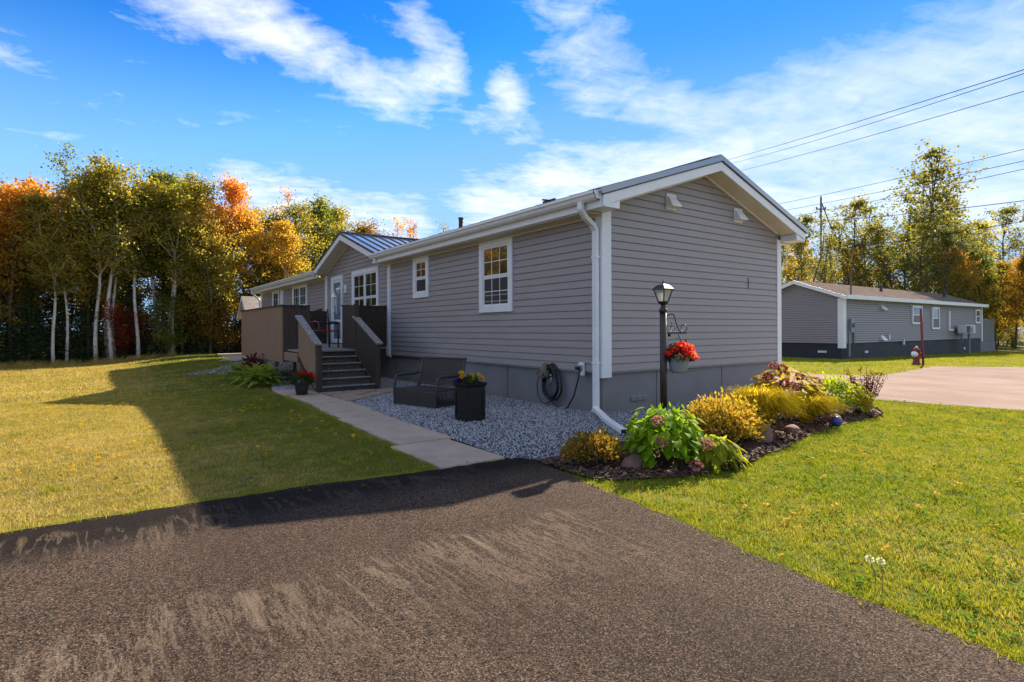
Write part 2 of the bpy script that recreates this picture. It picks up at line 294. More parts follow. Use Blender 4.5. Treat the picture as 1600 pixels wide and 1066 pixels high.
def grassmat(name, cols, trans=.45):
    M, t = newmat(name); geo = t.n('ShaderNodeNewGeometry'); p = geo.outputs['Position']
    n = t.noise(p, .55, 5, .6, .4); n2 = t.noise(p, 5.5, 4, .7)
    v = t.math('ADD', t.math('MULTIPLY', geo.outputs['Random Per Island'], .34), t.math('ADD', t.math('MULTIPLY', t.map(n, .3, .7, smooth=False), .36), t.math('MULTIPLY', t.map(n2, .3, .7, smooth=False), .30)))
    cr = t.n('ShaderNodeValToRGB'); t.l(v, cr.inputs[0]); e = cr.color_ramp.elements
    while len(e) > 1: e.remove(e[-1])
    for i, c in enumerate(cols):
        k = e[0] if i == 0 else e.new(i/(len(cols)-1)); k.position = i/(len(cols)-1); k.color = tuple(c)+(1,)
    d = t.n('ShaderNodeBsdfPrincipled'); t.l(cr.outputs[0], d.inputs['Base Color']); d.inputs['Roughness'].default_value = .6; d.inputs['Specular IOR Level'].default_value = .2
    tr = t.n('ShaderNodeBsdfTranslucent'); t.l(t.mix(1., cr.outputs[0], (1.2, 1.2, .7, 1), 'MULTIPLY'), tr.inputs[0])
    mx = t.n('ShaderNodeMixShader'); mx.inputs[0].default_value = trans; t.l(d.outputs[0], mx.inputs[1]); t.l(tr.outputs[0], mx.inputs[2])
    o = t.n('ShaderNodeOutputMaterial'); t.l(mx.outputs[0], o.inputs[0]); return M
grass_green = grassmat('green_grass', [(.055, .115, .008), (.14, .21, .012), (.27, .28, .022), (.38, .32, .055), (.50, .41, .16)])
grass_dry = grassmat('dry_grass', [(.12, .13, .012), (.26, .22, .025), (.42, .32, .08), (.54, .40, .14), (.60, .48, .2)])
gravel_m = None
M, t = newmat('gravel_stone'); b = t.n('ShaderNodeBsdfPrincipled'); oi = t.n('ShaderNodeObjectInfo'); cr = t.n('ShaderNodeValToRGB'); t.l(oi.outputs['Random'], cr.inputs[0])
e = cr.color_ramp.elements; e[0].color = (.17, .175, .19, 1); e[1].color = (.50, .50, .52, 1); k = e.new(.5); k.color = (.31, .315, .33, 1)
t.l(cr.outputs[0], b.inputs['Base Color']); b.inputs['Roughness'].default_value = .8; finish(t, b, t.noise(t.pos(), 80, 3), .4, .005); stone_m = M
M, t = newmat('gravel_bed'); b = t.n('ShaderNodeBsdfPrincipled'); v = t.n('ShaderNodeTexVoronoi'); v.inputs['Scale'].default_value = 58; t.l(t.pos(), v.inputs['Vector'])
s = t.n('ShaderNodeSeparateColor'); t.l(v.outputs['Color'], s.inputs[0]); cr = t.n('ShaderNodeValToRGB'); t.l(s.outputs[0], cr.inputs[0]); e = cr.color_ramp.elements
e[0].color = (.10, .105, .12, 1); e[1].color = (.42, .43, .46, 1)
c = t.mix(t.map(v.outputs['Distance'], .006, .016), cr.outputs[0], (.06, .062, .07, 1))
t.l(c, b.inputs['Base Color']); b.inputs['Roughness'].default_value = .9; finish(t, b, t.math('SUBTRACT', 1., v.outputs['Distance']), 1., .02); gravel_m = M

# ------------------------------------------------------------------ mesh helpers
def V(*a): return Vector(a)
class MB:
    def __init__(s): s.v = []; s.f = []
    def add(s, vs, fs):
        o = len(s.v); s.v += [tuple(x) for x in vs]; s.f += [tuple(i+o for i in f) for f in fs]; return s
    def box(s, x0, x1, y0, y1, z0, z1):
        x0, x1 = min(x0, x1), max(x0, x1); y0, y1 = min(y0, y1), max(y0, y1); z0, z1 = min(z0, z1), max(z0, z1)
        return s.add([(x0, y0, z0), (x1, y0, z0), (x1, y1, z0), (x0, y1, z0), (x0, y0, z1), (x1, y0, z1), (x1, y1, z1), (x0, y1, z1)],
                     [(0, 3, 2, 1), (4, 5, 6, 7), (0, 1, 5, 4), (1, 2, 6, 5), (2, 3, 7, 6), (3, 0, 4, 7)])
    def prism(s, poly, axis, a, b):
        """poly: 2D outline; extruded along axis from a to b (axis 0: (y,z), 1: (x,z), 2: (x,y))"""
        n = len(poly)
        def p(q, h):
            return {0: (h, q[0], q[1]), 1: (q[0], h, q[1]), 2: (q[0], q[1], h)}[axis]
        return s.add([p(q, a) for q in poly]+[p(q, b) for q in poly],
                     [tuple(range(n))[::-1], tuple(range(n, 2*n))]+[(i, (i+1) % n, n+(i+1) % n, n+i) for i in range(n)])
    def slab(s, poly, zf, th):
        n = len(poly)
        return s.add([(x, y, zf(x, y)-th) for x, y in poly]+[(x, y, zf(x, y)) for x, y in poly],
                     [tuple(range(n))[::-1], tuple(range(n, 2*n))]+[(i, (i+1) % n, n+(i+1) % n, n+i) for i in range(n)])
    def bar(s, a, b, w, h, up=(0, 0, 1)):
        a = Vector(a); b = Vector(b); d = (b-a).normalized(); u = Vector(up); sd = d.cross(u)
        if sd.length < 1e-4: sd = d.cross(Vector((1, 0, 0)))
        sd.normalize(); u = sd.cross(d).normalized(); vs = []
        for p in (a, b):
            for i, j in ((-1, -1), (1, -1), (1, 1), (-1, 1)): vs.append(p+sd*(i*w/2)+u*(j*h/2))
        return s.add(vs, [(3, 2, 1, 0), (4, 5, 6, 7), (0, 1, 5, 4), (1, 2, 6, 5), (2, 3, 7, 6), (3, 0, 4, 7)])
    def tube(s, pts, r, n=8, cap=True):
        pts = [Vector(p) for p in pts]; rs = r if isinstance(r, (list, tuple)) else [r]*len(pts)
        o = len(s.v); ref = None
        for i, p in enumerate(pts):
            d = (pts[min(i+1, len(pts)-1)]-pts[max(i-1, 0)])
            d = d.normalized() if d.length > 1e-9 else Vector((0, 0, 1))
            if ref is None: ref = d.orthogonal().normalized()
            ref = (ref-d*ref.dot(d)); ref = ref.normalized() if ref.length > 1e-6 else d.orthogonal().normalized()
            q = d.cross(ref)
            for k in range(n):
                a = 2*math.pi*k/n; s.v.append(tuple(p+(ref*math.cos(a)+q*math.sin(a))*rs[i]))
        for i in range(len(pts)-1):
            for k in range(n):
                a = o+i*n+k; b2 = o+i*n+(k+1) % n; s.f.append((a, b2, b2+n, a+n))
        if cap:
            s.f.append(tuple(o+k for k in range(n))[::-1]); s.f.append(tuple(o+(len(pts)-1)*n+k for k in range(n)))
        return s
    def lathe(s, prof, c=(0, 0, 0), n=16, rot=0., sq=False):
        """prof: (radius, z) bottom to top; n=4 gives a square tapering body"""
        o = len(s.v); k2 = math.sqrt(2) if n == 4 else 1
        for r, z in prof:
            for k in range(n):
                a = 2*math.pi*(k+(.5 if n == 4 else 0))/n+rot; s.v.append((c[0]+r*k2*math.cos(a), c[1]+r*k2*math.sin(a), c[2]+z))
        for i in range(len(prof)-1):
            for k in range(n):
                a = o+i*n+k; b2 = o+i*n+(k+1) % n; s.f.append((a, b2, b2+n, a+n))
        s.f.append(tuple(o+k for k in range(n))[::-1]); s.f.append(tuple(o+(len(prof)-1)*n+k for k in range(n)))
        return s
    def ball(s, c, r, seg=10, rings=6, sc=(1, 1, 1)):
        prof = [(max(1e-4, math.sin(math.pi*i/rings))*r, -math.cos(math.pi*i/rings)*r) for i in range(rings+1)]
        o = len(s.v); s.lathe(prof, (0, 0, 0), seg)
        for i in range(o, len(s.v)): v = s.v[i]; s.v[i] = (c[0]+v[0]*sc[0], c[1]+v[1]*sc[1], c[2]+v[2]*sc[2])
        return s
    def xf(s, M):
        s.v = [tuple(M @ Vector(v)) for v in s.v]; return s
    def mesh(s, name, off=(0, 0, 0), smooth=False):
        me = bpy.data.meshes.new(name)
        me.from_pydata([(v[0]-off[0], v[1]-off[1], v[2]-off[2]) for v in s.v], [], s.f); me.update()
        if smooth: me.polygons.foreach_set('use_smooth', [True]*len(me.polygons))
        return me
    def build(s, name, mt, parent=None, smooth=False, bevel=0., local=False, label=None, kind=None):
        """vertices are world coordinates unless local; the parent must be unrotated then"""
        off = Vector((0, 0, 0))
        if parent is not None and not local:
            q = parent
            while q is not None: off += q.location; q = q.parent
        me = s.mesh(name, off, smooth)
        if mt: me.materials.append(mt)
        o = bpy.data.objects.new(name, me); col.objects.link(o); o.parent = parent
        if bevel:
            bm = o.modifiers.new('bevel', 'BEVEL'); bm.width = bevel; bm.segments = 1; bm.limit_method = 'ANGLE'
        if label: o['label'] = label
        if kind: o['kind'] = kind
        return o
def inst(name, me, parent, M, mt=None):
    o = bpy.data.objects.new(name, me); col.objects.link(o); o.parent = parent; o.matrix_local = M
    return o
def thing(name, label, cat, loc=(0, 0, 0), rz=0., group=None):
    o = bpy.data.objects.new(name, None); o.empty_display_size = .1; col.objects.link(o); o.location = loc; o.rotation_euler = (0, 0, rz)
    o['label'] = label; o['category'] = cat
    if group: o['group'] = group
    return o
def tag(o, label, cat, group=None):
    o['label'] = label; o['category'] = cat
    if group: o['group'] = group
    return o
def struct(name, mb, mt, smooth=False):
    o = mb.build(name, mt, None, smooth); o['kind'] = 'structure'; return o
def sstep(x): x = np.clip(x, 0, 1); return x*x*(3-2*x)
def zg(x, y):
    """height of the ground"""
    x = np.asarray(x, float); y = np.asarray(y, float)
    z = -.32*sstep((y-1)/16)*sstep((-x-2.2)/4.5)*(x < -2.2)
    z = z-.32*sstep((y-24)/8)*sstep((x+2.2)/-4+1)*(x >= -2.2)*(x < 2)*0
    z = z-(.0205*(np.clip(x, 5, 26)-5)+.011*(np.clip(x, 26, 60)-26))
    return z
def zgf(x, y): return float(zg(x, y))
def pip(px, py, poly):
    r = np.zeros(px.shape, bool); n = len(poly)
    for i in range(n):
        x0, y0 = poly[i]; x1, y1 = poly[(i+1) % n]
        if y0 == y1: continue
        c = ((y0 > py) != (y1 > py)) & (px < (x1-x0)*(py-y0)/(y1-y0)+x0); r ^= c
    return r
def wob(poly, step=.25, amp=.03, seed=1, skip=()):
    """resample an outline and make it uneven"""
    rg = random.Random(seed); out = []
    for i in range(len(poly)):
        a = poly[i]; b = poly[(i+1) % len(poly)]; L = math.dist(a, b); n = max(1, int(L/step)) if i not in skip else 1
        for k in range(n):
            u = k/n; out.append((a[0]+(b[0]-a[0])*u+(rg.uniform(-amp, amp) if k else 0), a[1]+(b[1]-a[1])*u+(rg.uniform(-amp, amp) if k else 0)))
    return out
def sheet(name, poly, mt, dz, th=0., kind='structure'):
    """a ground sheet following the terrain (triangulated fan-free via tessellation)"""
    from mathutils.geometry import tessellate_polygon
    tri = tessellate_polygon([[Vector((x, y, 0)) for x, y in poly]])
    mb = MB(); n = len(poly); top = [(x, y, zgf(x, y)+dz) for x, y in poly]
    mb.v = list(top); mb.f = []
    for q in tri:
        a, b2, c = [Vector(top[i]) for i in q]
        mb.f.append(tuple(q) if (b2-a).cross(c-a).z > 0 else (q[0], q[2], q[1]))
    if th:
        area = sum(poly[i][0]*poly[(i+1) % n][1]-poly[(i+1) % n][0]*poly[i][1] for i in range(n))
        mb.v += [(x, y, z-th) for x, y, z in top]
        for i in range(n):
            j = (i+1) % n; mb.f.append((i, i+n, j+n, j) if area > 0 else (j, j+n, i+n, i))
    o = mb.build(name, mt)
    if kind: o['kind'] = kind
    return o

# ------------------------------------------------------------------ ground, driveway, street, gravel, walk, bed
xs = np.concatenate([np.linspace(-600, -40, 12)[:-1], np.arange(-40, -12, 2.), np.arange(-12, 12, .5), np.arange(12, 62, 2.), np.linspace(62, 700, 12)])
ys = np.concatenate([np.linspace(-300, -14, 8)[:-1], np.arange(-14, 34, .5), np.linspace(34, 60, 8), np.linspace(70, 900, 10)])
gx, gy = np.meshgrid(xs, ys); gz = zg(gx, gy)
mb = MB(); mb.v = list(zip(gx.ravel().tolist(), gy.ravel().tolist(), gz.ravel().tolist())); nx = len(xs)
mb.f = [(j*nx+i, j*nx+i+1, (j+1)*nx+i+1, (j+1)*nx+i) for j in range(len(ys)-1) for i in range(nx-1)]
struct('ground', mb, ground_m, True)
drive_poly = [(-40, -1.22), (-6.4, -1.20), (-5.9, -1.20), (-5.3, -1.23), (-4.5, -1.27), (-3.46, -1.44), (-3.38, -1.44), (-2.84, -1.46), (-2.62, -1.5), (-2.55, -1.68), (-2.63, -2.05), (-2.72, -2.5),
              (-2.80, -3.14), (-2.88, -3.66), (-2.99, -4.2), (-3.06, -4.7), (-3.1, -5.1), (-3.2, -6.2), (-3.4, -8), (-4, -30), (-40, -30)]
dp = wob(drive_poly, .09, .02, 3, (0, 18, 19, 20))
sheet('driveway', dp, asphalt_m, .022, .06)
street_poly = [(6.0, -40), (5.45, -5), (5.37, -3.53), (5.19, -2.63), (5.02, -1.8), (5.02, -.3), (5.05, 3), (5.05, 60), (10.6, 60), (10.8, 6), (11.05, 3.28), (11.44, 2.17), (12.38, 1.13), (15.42, 1.57), (21.47, 2.66), (25.2, .57), (30, -2.2), (30, -12), (12.6, -13), (12.2, -40)]
sheet('street', wob(street_poly, .8, .03, 5), street_m, .012, .0)
gravel_poly = [(-2.72, -1.46), (-2.6, -1.5), (-2.40, -1.90), (-1.1, -1.55), (0, -1.38), (1.4, -1.15), (3.8, -.75), (4.95, -.7), (4.95, .05), (0.02, .05), (.02, 22), (-1.2, 22), (-2.0, 17.3), (-3.0, 14.8), (-4.15, 13.7), (-3.3, 12.6), (-2.55, 11), (-2.75, 8.0), (-3.05, 6.6), (-3.0, 5.5), (-2.5, 5.2), (-2.5, 3.5), (-2.62, 1)]
sheet('gravel_yard', wob(gravel_poly, .3, .02, 6), gravel_m, .012)
bed_poly = [(-2.62, -1.75), (-1.1, -1.55), (0, -1.38), (1.4, -1.15), (3.6, -1.0), (4.3, -1.7), (3.5, -2.3), (3.05, -2.5), (2.1, -2.46), (.82, -2.6), (-.54, -2.83), (-1.28, -3.02), (-1.74, -2.95), (-2.28, -2.72), (-2.6, -2.46)]
bp = wob(bed_poly, .2, .05, 8)
sheet('mulch_bed', bp, mulch_m, .03)
pad_poly = [(-1.5, 22.9), (2.9, 22.9), (3.4, 27.3), (-1.2, 26.6)]
sheet('concrete_pad', pad_poly, concrete, .05, .12)

# walk: separate slabs
walk = [(-3.42, -2.74, -1.40, -.27), (-3.32, -2.66, -.25, .62), (-3.28, -2.64, .65, 1.25), (-3.26, -2.60, 1.27, 1.88), (-3.2, -2.56, 1.90, 2.48), (-3.17, -2.52, 2.50, 3.0), (-3.12, -2.5, 3.03, 3.6), (-3.08, -2.5, 3.63, 4.25), (-3.06, -2.5, 4.28, 5.2), (-3.12, -2.5, 5.23, 6.3)]
wt = thing('garden_walk', 'straight concrete slab walk between left lawn and gravel, leading to the deck steps', 'path', (-2.9, 1.5, 0))
for x0, x1, y0, y1 in walk:
    q = [random.uniform(-.014, .014) for _ in range(8)]; z = .035+random.uniform(-.006, .006)
    MB().prism([(x0+q[0], y0+q[1]*.3), (x1+q[2], y0+q[3]*.3), (x1+q[4], y1+q[5]*.3), (x0+q[6], y1+q[7]*.3)], 2, -.1, z).build('slab', concrete, wt, bevel=.008)
flags = [[(-2.46, 3.62), (-1.95, 4.08), (-2.02, 4.42), (-2.46, 4.25)], [(-2.46, 4.29), (-2.04, 4.46), (-2.1, 5.2), (-2.46, 5.2)], [(-1.92, 4.11), (-1.3, 4.56), (-1.42, 4.9), (-1.98, 4.44)],
         [(-2.0, 4.48), (-1.45, 4.94), (-1.5, 5.22), (-2.06, 5.2)], [(-1.26, 4.6), (-.85, 5.0), (-1.05, 5.35), (-1.4, 4.94)]]
fl = thing('flagstone_apron', 'brownish flagstones laid at the foot of the wooden steps', 'paving', (-1.9, 4.6, 0))
for q in flags: MB().prism(q, 2, -.05, .04+random.uniform(-.004, .006)).build('flagstone', flag_m, fl, bevel=.008)

# ------------------------------------------------------------------ the house
LX, LY = 4.88, 22.0
house = thing('mobile_home', 'long grey vinyl sided mobile home with white trim and dark metal roof', 'house', (LX/2, LY/2, 0))
def zr(x): return 4.13-.3333*abs(x-2.44)
zs = .635; ch = .1143
# walls: core + one board per course
def siding_board(parent, P, du, n, a0, a1, b0, b1, z0, z1, mt=siding_m, gr=.014, dk=1.):
    """P origin, du direction along the wall, n outward normal; a = extents at z0, b = at z1"""
    P = Vector(P); du = Vector(du); n = Vector(n); mbb = MB(); k = .010/(z1-z0)
    kg = (z1-z0-gr)/(z1-z0)
    sec = [(-.004, z0, 0.), (.022, z0, 0.), (.021, z0+.010, k), (.012, z1-gr, kg), (-.002, z1-gr+.001, kg), (-.004, z1, 1.)]
    vs = []
    for e0, e1 in ((a0, b0), (a1, b1)):
        for d, z, f in sec: vs.append(P+du*(e0+(e1-e0)*f)+n*(d*dk)+Vector((0, 0, z)))
    mbb.add(vs, [tuple(range(6))[::-1], tuple(range(6, 12))]+[(i, (i+1) % 6, 6+(i+1) % 6, 6+i) for i in range(6)])
    return mbb.build('siding_board', mt, parent)
def section_wall(name, core, lab=None):
    w = core.build(name, siding_m, house)
    if lab: w['label'] = lab
    return w
wl = section_wall('wall', MB().box(.0, .12, .0, 7.5, zs-.03, 2.96), 'near stretch of the long side wall')
wd = section_wall('wall', MB().prism([(7.5, zs-.03), (12.6, zs-.03), (12.6, 3.05), (10.15, 3.86), (7.5, 3.05)], 0, .0, .12), 'wall under the entrance gable')
wf = section_wall('wall', MB().box(.0, .12, 12.6, LY, zs-.03, 2.96), 'far stretch of the long side wall')
we = section_wall('wall', MB().prism([(.12, zs-.03), (LX, zs-.03), (LX, 3.08), (2.44, 3.90), (.12, 3.12)], 1, .0, .12), 'gable end wall')
wb = MB().box(LX-.12, LX, .12, LY, zs-.03, 2.96); wb.prism([(.12, zs-.03), (LX-.12, zs-.03), (LX-.12, 3.1), (2.44, 3.88), (.12, 3.1)], 1, LY-.12, LY); section_wall('wall', wb)
for k in range(29):
    z0 = zs+k*ch; z1 = z0+ch
    if z1 <= 2.98:
        j = (k//2)*1.37 % 3.0
        for w_, q0, q1 in ((wl, .10, 7.46), (wf, 12.64, 21.9)):
            cuts = [q0]+[c_ for c_ in (q0+.9+j+3.66*i for i in range(-1, 4)) if q0+.4 < c_ < q1-.4]+[q1]
            for i_, (c0, c1) in enumerate(zip(cuts[:-1], cuts[1:])): siding_board(w_, (-.0018*(i_ % 2), 0, 0), (0, 1, 0), (-1, 0, 0), c0, c1+(.02 if c1 < q1 else 0)*(i_ % 2), c0, c1+(.02 if c1 < q1 else 0)*(i_ % 2), z0, z1)
    def lim(z, c, hw, zap, lo, hi, sl=.3333):
        h = max(0.02, (zap-z)/sl); return max(lo, c-h), min(hi, c+h)
    if z1 < 3.9:
        a = lim(z0, 2.44, 9, 3.93, .16, LX-.12); b2 = lim(z1, 2.44, 9, 3.93, .16, LX-.12)
        siding_board(we, (0, 0, 0), (1, 0, 0), (0, -1, 0), a[0], a[1], b2[0], b2[1], z0, z1)
    if z1 < 3.88:
        a = lim(z0, 10.15, 9, 3.88, 7.64, 12.46); b2 = lim(z1, 10.15, 9, 3.88, 7.64, 12.46)
        siding_board(wd, (0, 0, 0), (0, 1, 0), (-1, 0, 0), a[0], a[1], b2[0], b2[1], z0, z1)
# small utility seam
# corner trims
def trim(mbx, lab=None): return mbx.build('corner_trim', white, house, bevel=.006, label=lab)
c = MB(); c.prism([(-.03, -.03), (.165, -.03), (.165, .01), (.01, .01), (.01, .115), (-.03, .115)], 2, .545, 3.0); trim(c, 'wide white corner trim beside the downspout')
c = MB(); c.prism([(LX-.12, -.03), (LX+.03, -.03), (LX+.03, .12), (LX-.01, .12), (LX-.01, 0), (LX-.12, 0)], 2, .50, 3.0); trim(c)
trim(MB().box(-.032, .0, 7.46, 7.64, .56, 3.02)); trim(MB().box(-.032, .0, 12.46, 12.64, .6, 3.02)); trim(MB().box(-.032, .0, 21.9, 22.03, .56, 3.0))
MB().box(-.05, -.033, 7.50, 7.60, .75, 3.0).box(-.06, -.033, 7.47, 7.66, .6, .84).build('downspout', white, house, bevel=.006, label='flat downspout at the right of the entrance gable')
MB().box(-.05, -.033, 12.5, 12.6, .75, 3.0).build('downspout', white, house, bevel=.006)
# skirting
MB().box(.05, LX-.05, .05, .11, -.2, zs+.01).build('skirting', skirt_m, house)
MB().box(.05, .11, .11, LY-.05, -.2, zs+.01).build('skirting', skirt_m, house)
MB().box(LX-.11, LX-.05, .11, LY-.05, -.2, zs+.01).build('skirting', skirt_m, house)
pnl = MB().box(1.50, 2.22, .035, .05, .02, .54).build('access_panel', skirt_m, house, bevel=.004)
MB().box(1.497, 2.223, .044, .0505, .017, .543).build('panel_gap', drip, pnl)
def skvent(x0, x1, z0, z1):
    v = MB().box(x0, x1, .030, .049, z0, z1).build('skirting_vent', grey_met, house, bevel=.004)
    w = (x1-x0)/3
    for i in range(3):
        for j in range(4):
            zz = z0+.012+(z1-z0-.02)*j/4; MB().box(x0+i*w+.012, x0+(i+1)*w-.012, .024, .0295, zz, zz+.010).build('vent_slat', grey_met, v)
skvent(.64, 1.0, .15, .235); skvent(3.80, 4.14, .12, .195)
for y_ in (2.45, 4.9, 7.3): MB().box(.044, .0495, y_, y_+.004, -.1, zs-.01).build('skirting_seam', drip, house)
for x_ in (1.25, 3.02): MB().box(x_, x_+.004, .044, .0495, -.1, zs-.01).build('skirting_seam', drip, house)
# windows on the X=0 plane (looking along +X)
def window(u0, u1, z0, z1, cas=.10, top=(3, 2), bot=(3, 2), split=.5, pm=(None, None), units=1, lab=None):
    d = -.021
    fr = MB(); fr.box(d-.032, d+.015, u0, u1, z0, z0+cas); fr.box(d-.032, d+.015, u0, u1, z1-cas, z1); fr.box(d-.032, d+.015, u0, u0+cas, z0+cas, z1-cas); fr.box(d-.032, d+.015, u1-cas, u1, z0+cas, z1-cas)
    w = fr.build('window', white, house, bevel=.005, label=lab)
    iu0, iu1, iz0, iz1 = u0+cas, u1-cas, z0+cas, z1-cas; zm = iz0+(iz1-iz0)*split
    wd_ = (iu1-iu0)/units
    for q in range(units):
        a, b2 = iu0+q*wd_, iu0+(q+1)*wd_
        if q: MB().box(d-.028, d+.006, a-.03, a+.03, iz0, iz1).build('mullion', white, w)
        a += .03 if q else 0; b2 -= .03 if q < units-1 else 0
        for (s0, s1, grid, pmx, dd) in ((iz0, zm, bot, pm[0], .006), (zm, iz1, top, pm[1], -.002)):
            sw = .035
            sm = MB(); x0, x1 = d-.016+dd, d+.004+dd
            sm.box(x0, x1, a, b2, s0, s0+sw); sm.box(x0, x1, a, b2, s1-sw, s1); sm.box(x0, x1, a, a+sw, s0+sw, s1-sw); sm.box(x0, x1, b2-sw, b2, s0+sw, s1-sw)
            sm.build('sash', white, w)
            MB().box(d+dd*.5-.004, d+.012, a+sw, b2-sw, s0+sw, s1-sw).build('pane', pmx or pane_m, w)
            for i in range(1, grid[0]):
                yy = a+sw+(b2-a-2*sw)*i/grid[0]; MB().box(d-.010+dd*.5, d-.0045+dd*.5, yy-.007, yy+.007, s0+sw, s1-sw).build('muntin', white, w)
            for i in range(1, grid[1]):
                zz = s0+sw+(s1-s0-2*sw)*i/grid[1]; MB().box(d-.011+dd*.5, d-.0055+dd*.5, a+sw, b2-sw, zz-.007, zz+.007).build('muntin', white, w)
    return w
window(2.18, 3.26, 1.58, 2.93, .12, (3, 2), (3, 2), .49, (screen_m, None), lab='large window with six panes above six, nearest the corner')
window(5.36, 6.13, 1.99, 2.945, .12, (2, 2), (1, 1), .46, (screen_m, None), lab='small window with a dark lower sash')
window(8.2, 10.14, 1.55, 2.95, .12, (2, 2), (2, 2), .42, units=2, lab='wide double window beside the door')
window(14.68, 16.58, 1.75, 2.97, .12, (3, 2), (1, 1), .3, (screen_m, None), units=2, lab='wide window on the far stretch')
window(18.67, 19.77, 1.75, 2.95, .11, (2, 2), (1, 1), .4, (screen_m, None), lab='narrow window near the far end')
MB().box(-.10, -.02, 17.9, 18.2, 1.3, 2.88).build('line_cover', white, house, bevel=.01)
# door
d = MB(); dy0, dy1, dz0, dz1 = 10.95, 11.99, .86, 2.93
d.box(-.055, -.005, dy0, dy0+.11, dz0, dz1); d.box(-.055, -.005, dy1-.11, dy1, dz0, dz1); d.box(-.055, -.005, dy0+.11, dy1-.11, dz1-.12, dz1)
door = d.build('door', white, house, bevel=.005, label='white storm door with two pale blue panes')
l = MB(); a, b2 = dy0+.115, dy1-.115
l.box(-.04, -.02, a, a+.07, dz0, dz1-.125); l.box(-.04, -.02, b2-.07, b2, dz0, dz1-.125)
for z0, z1 in ((dz0, dz0+.12), (1.5, 1.58), (dz1-.2, dz1-.125)): l.box(-.04, -.02, a+.07, b2-.07, z0, z1)
l.build('door_leaf', white, door)
MB().box(-.030, -.021, a+.07, b2-.07, 1.58, dz1-.2).build('pane', door_glass, door); MB().box(-.030, -.021, a+.07, b2-.07, dz0+.12, 1.5).build('pane', door_glass, door)
MB().tube([(-.045, a+.035, 1.72), (-.085, a+.035, 1.76), (-.085, a+.035, 1.92), (-.045, a+.035, 1.96)], .01, 6).build('handle', grey_met, door)
# outlet box and louvred gable vents
ob = MB().box(-.065, -.021, .34, .45, .56, .76).build('outlet_box', white, house, bevel=.006)
MB().box(-.08, -.066, .355, .42, .64, .72).build('outlet_cover', grey_met, ob)
for x0, x1 in ((1.42, 1.66), (3.31, 3.56)):
    v = MB().box(x0, x1, -.035, -.006, 3.185, 3.44).build('gable_vent', white, house, bevel=.004)
    MB().add([(x0+.03, -.04, 3.40), (x1-.03, -.04, 3.40), (x1+.0, -.15, 3.24), (x0+.0, -.15, 3.24), (x0+.0, -.04, 3.22), (x1-.0, -.04, 3.22), (x0+.0, -.15, 3.225), (x1, -.15, 3.225)],
             [(0, 1, 2, 3), (0, 3, 6, 4), (1, 5, 7, 2), (3, 2, 7, 6), (4, 6, 7, 5)]).build('hood', white, v)
MB().box(.13+3.62, .13+3.63, -.03, -.02, 2.0, 2.2).build('siding_seam', drip, house)
# roof
roof = MB(); zfl = lambda x, y: 4.13-.3333*(2.44-x); zfr = lambda x, y: 4.13-.3333*(x-2.44)
roof.slab([(-.36, -.33), (2.44, -.33), (2.44, 7.75), (-.36, 7.75)], zfl, .05); roof.slab([(-.36, 12.55), (2.44, 12.55), (2.44, 22.3), (-.36, 22.3)], zfl, .05); roof.slab([(.05, 7.75), (2.44, 7.75), (2.44, 12.55), (.05, 12.55)], zfl, .05)
roof.slab([(2.44, -.33), (5.24, -.33), (5.24, 22.3), (2.44, 22.3)], zfr, .05)
ro = roof.build('roof', steel, house)
for i in range(56):
    y = -.1+i*.4
    if 7.4 < y < 12.9: continue
    MB().bar((-.36, y, zfl(-.36, y)+.012), (2.40, y, zfl(2.40, y)+.012), .03, .024).build('roof_seam', steel_rib, ro)
MB().bar((2.30, -.34, 4.115), (2.30, 22.3, 4.115), .28, .02, (-.3333, 0, 1)).bar((2.58, -.34, 4.115), (2.58, 22.3, 4.115), .28, .02, (.3333, 0, 1)).build('ridge_cap', steel, ro)
for s_, nm in ((-1, 'l'), (1, 'r')):
    def P_(dx, dz): x = 2.44+s_*dx; return (x, zr(x)+dz)
    MB().prism([P_(0, .012), P_(2.80, .012), P_(2.80, -.075), P_(0, -.075)][::s_], 1, -.375, -.332).build('rake_trim', steel, ro)
    MB().prism([P_(0, -.078), P_(2.78, -.078), P_(2.78, -.092), P_(0, -.092)][::s_], 1, -.365, -.328).build('drip_edge', drip, ro)
    MB().prism([P_(0, -.094), P_(2.76, -.094), P_(2.76, -.25 if s_ < 0 else -.22), P_(2.44, -.235), P_(0, -.235)][::s_], 1, -.352, -.325).build('fascia', white, ro)
    MB().prism([P_(0, -.225), P_(2.74, -.225), P_(2.74, -.24), P_(0, -.24)][::s_], 1, -.324, -.0005).build('rake_soffit', soffit_m, ro)
    MB().prism([P_(0, -.243), P_(2.3, -.243), P_(2.3, -.27), P_(0, -.27)][::s_], 1, -.05, -.022).build('soffit_trim', white, ro)
    MB().prism([(2.44+s_*2.44+s_*.0, 2.955), (2.44+s_*2.74, 2.955), P_(2.74, -.245), P_(2.43, -.245)][::s_], 1, -.351, -.03).build('eave_box', white, ro, bevel=.004)
MB().box(-.30, .02, -.02, 7.72, 2.935, 2.95).build('eave_soffit', soffit_m, ro); MB().box(-.30, .02, 12.6, 22.0, 2.935, 2.95).build('eave_soffit', soffit_m, ro)
MB().box(LX-.02, 5.2, -.02, 22.0, 2.935, 2.95).build('eave_soffit', soffit_m, ro)
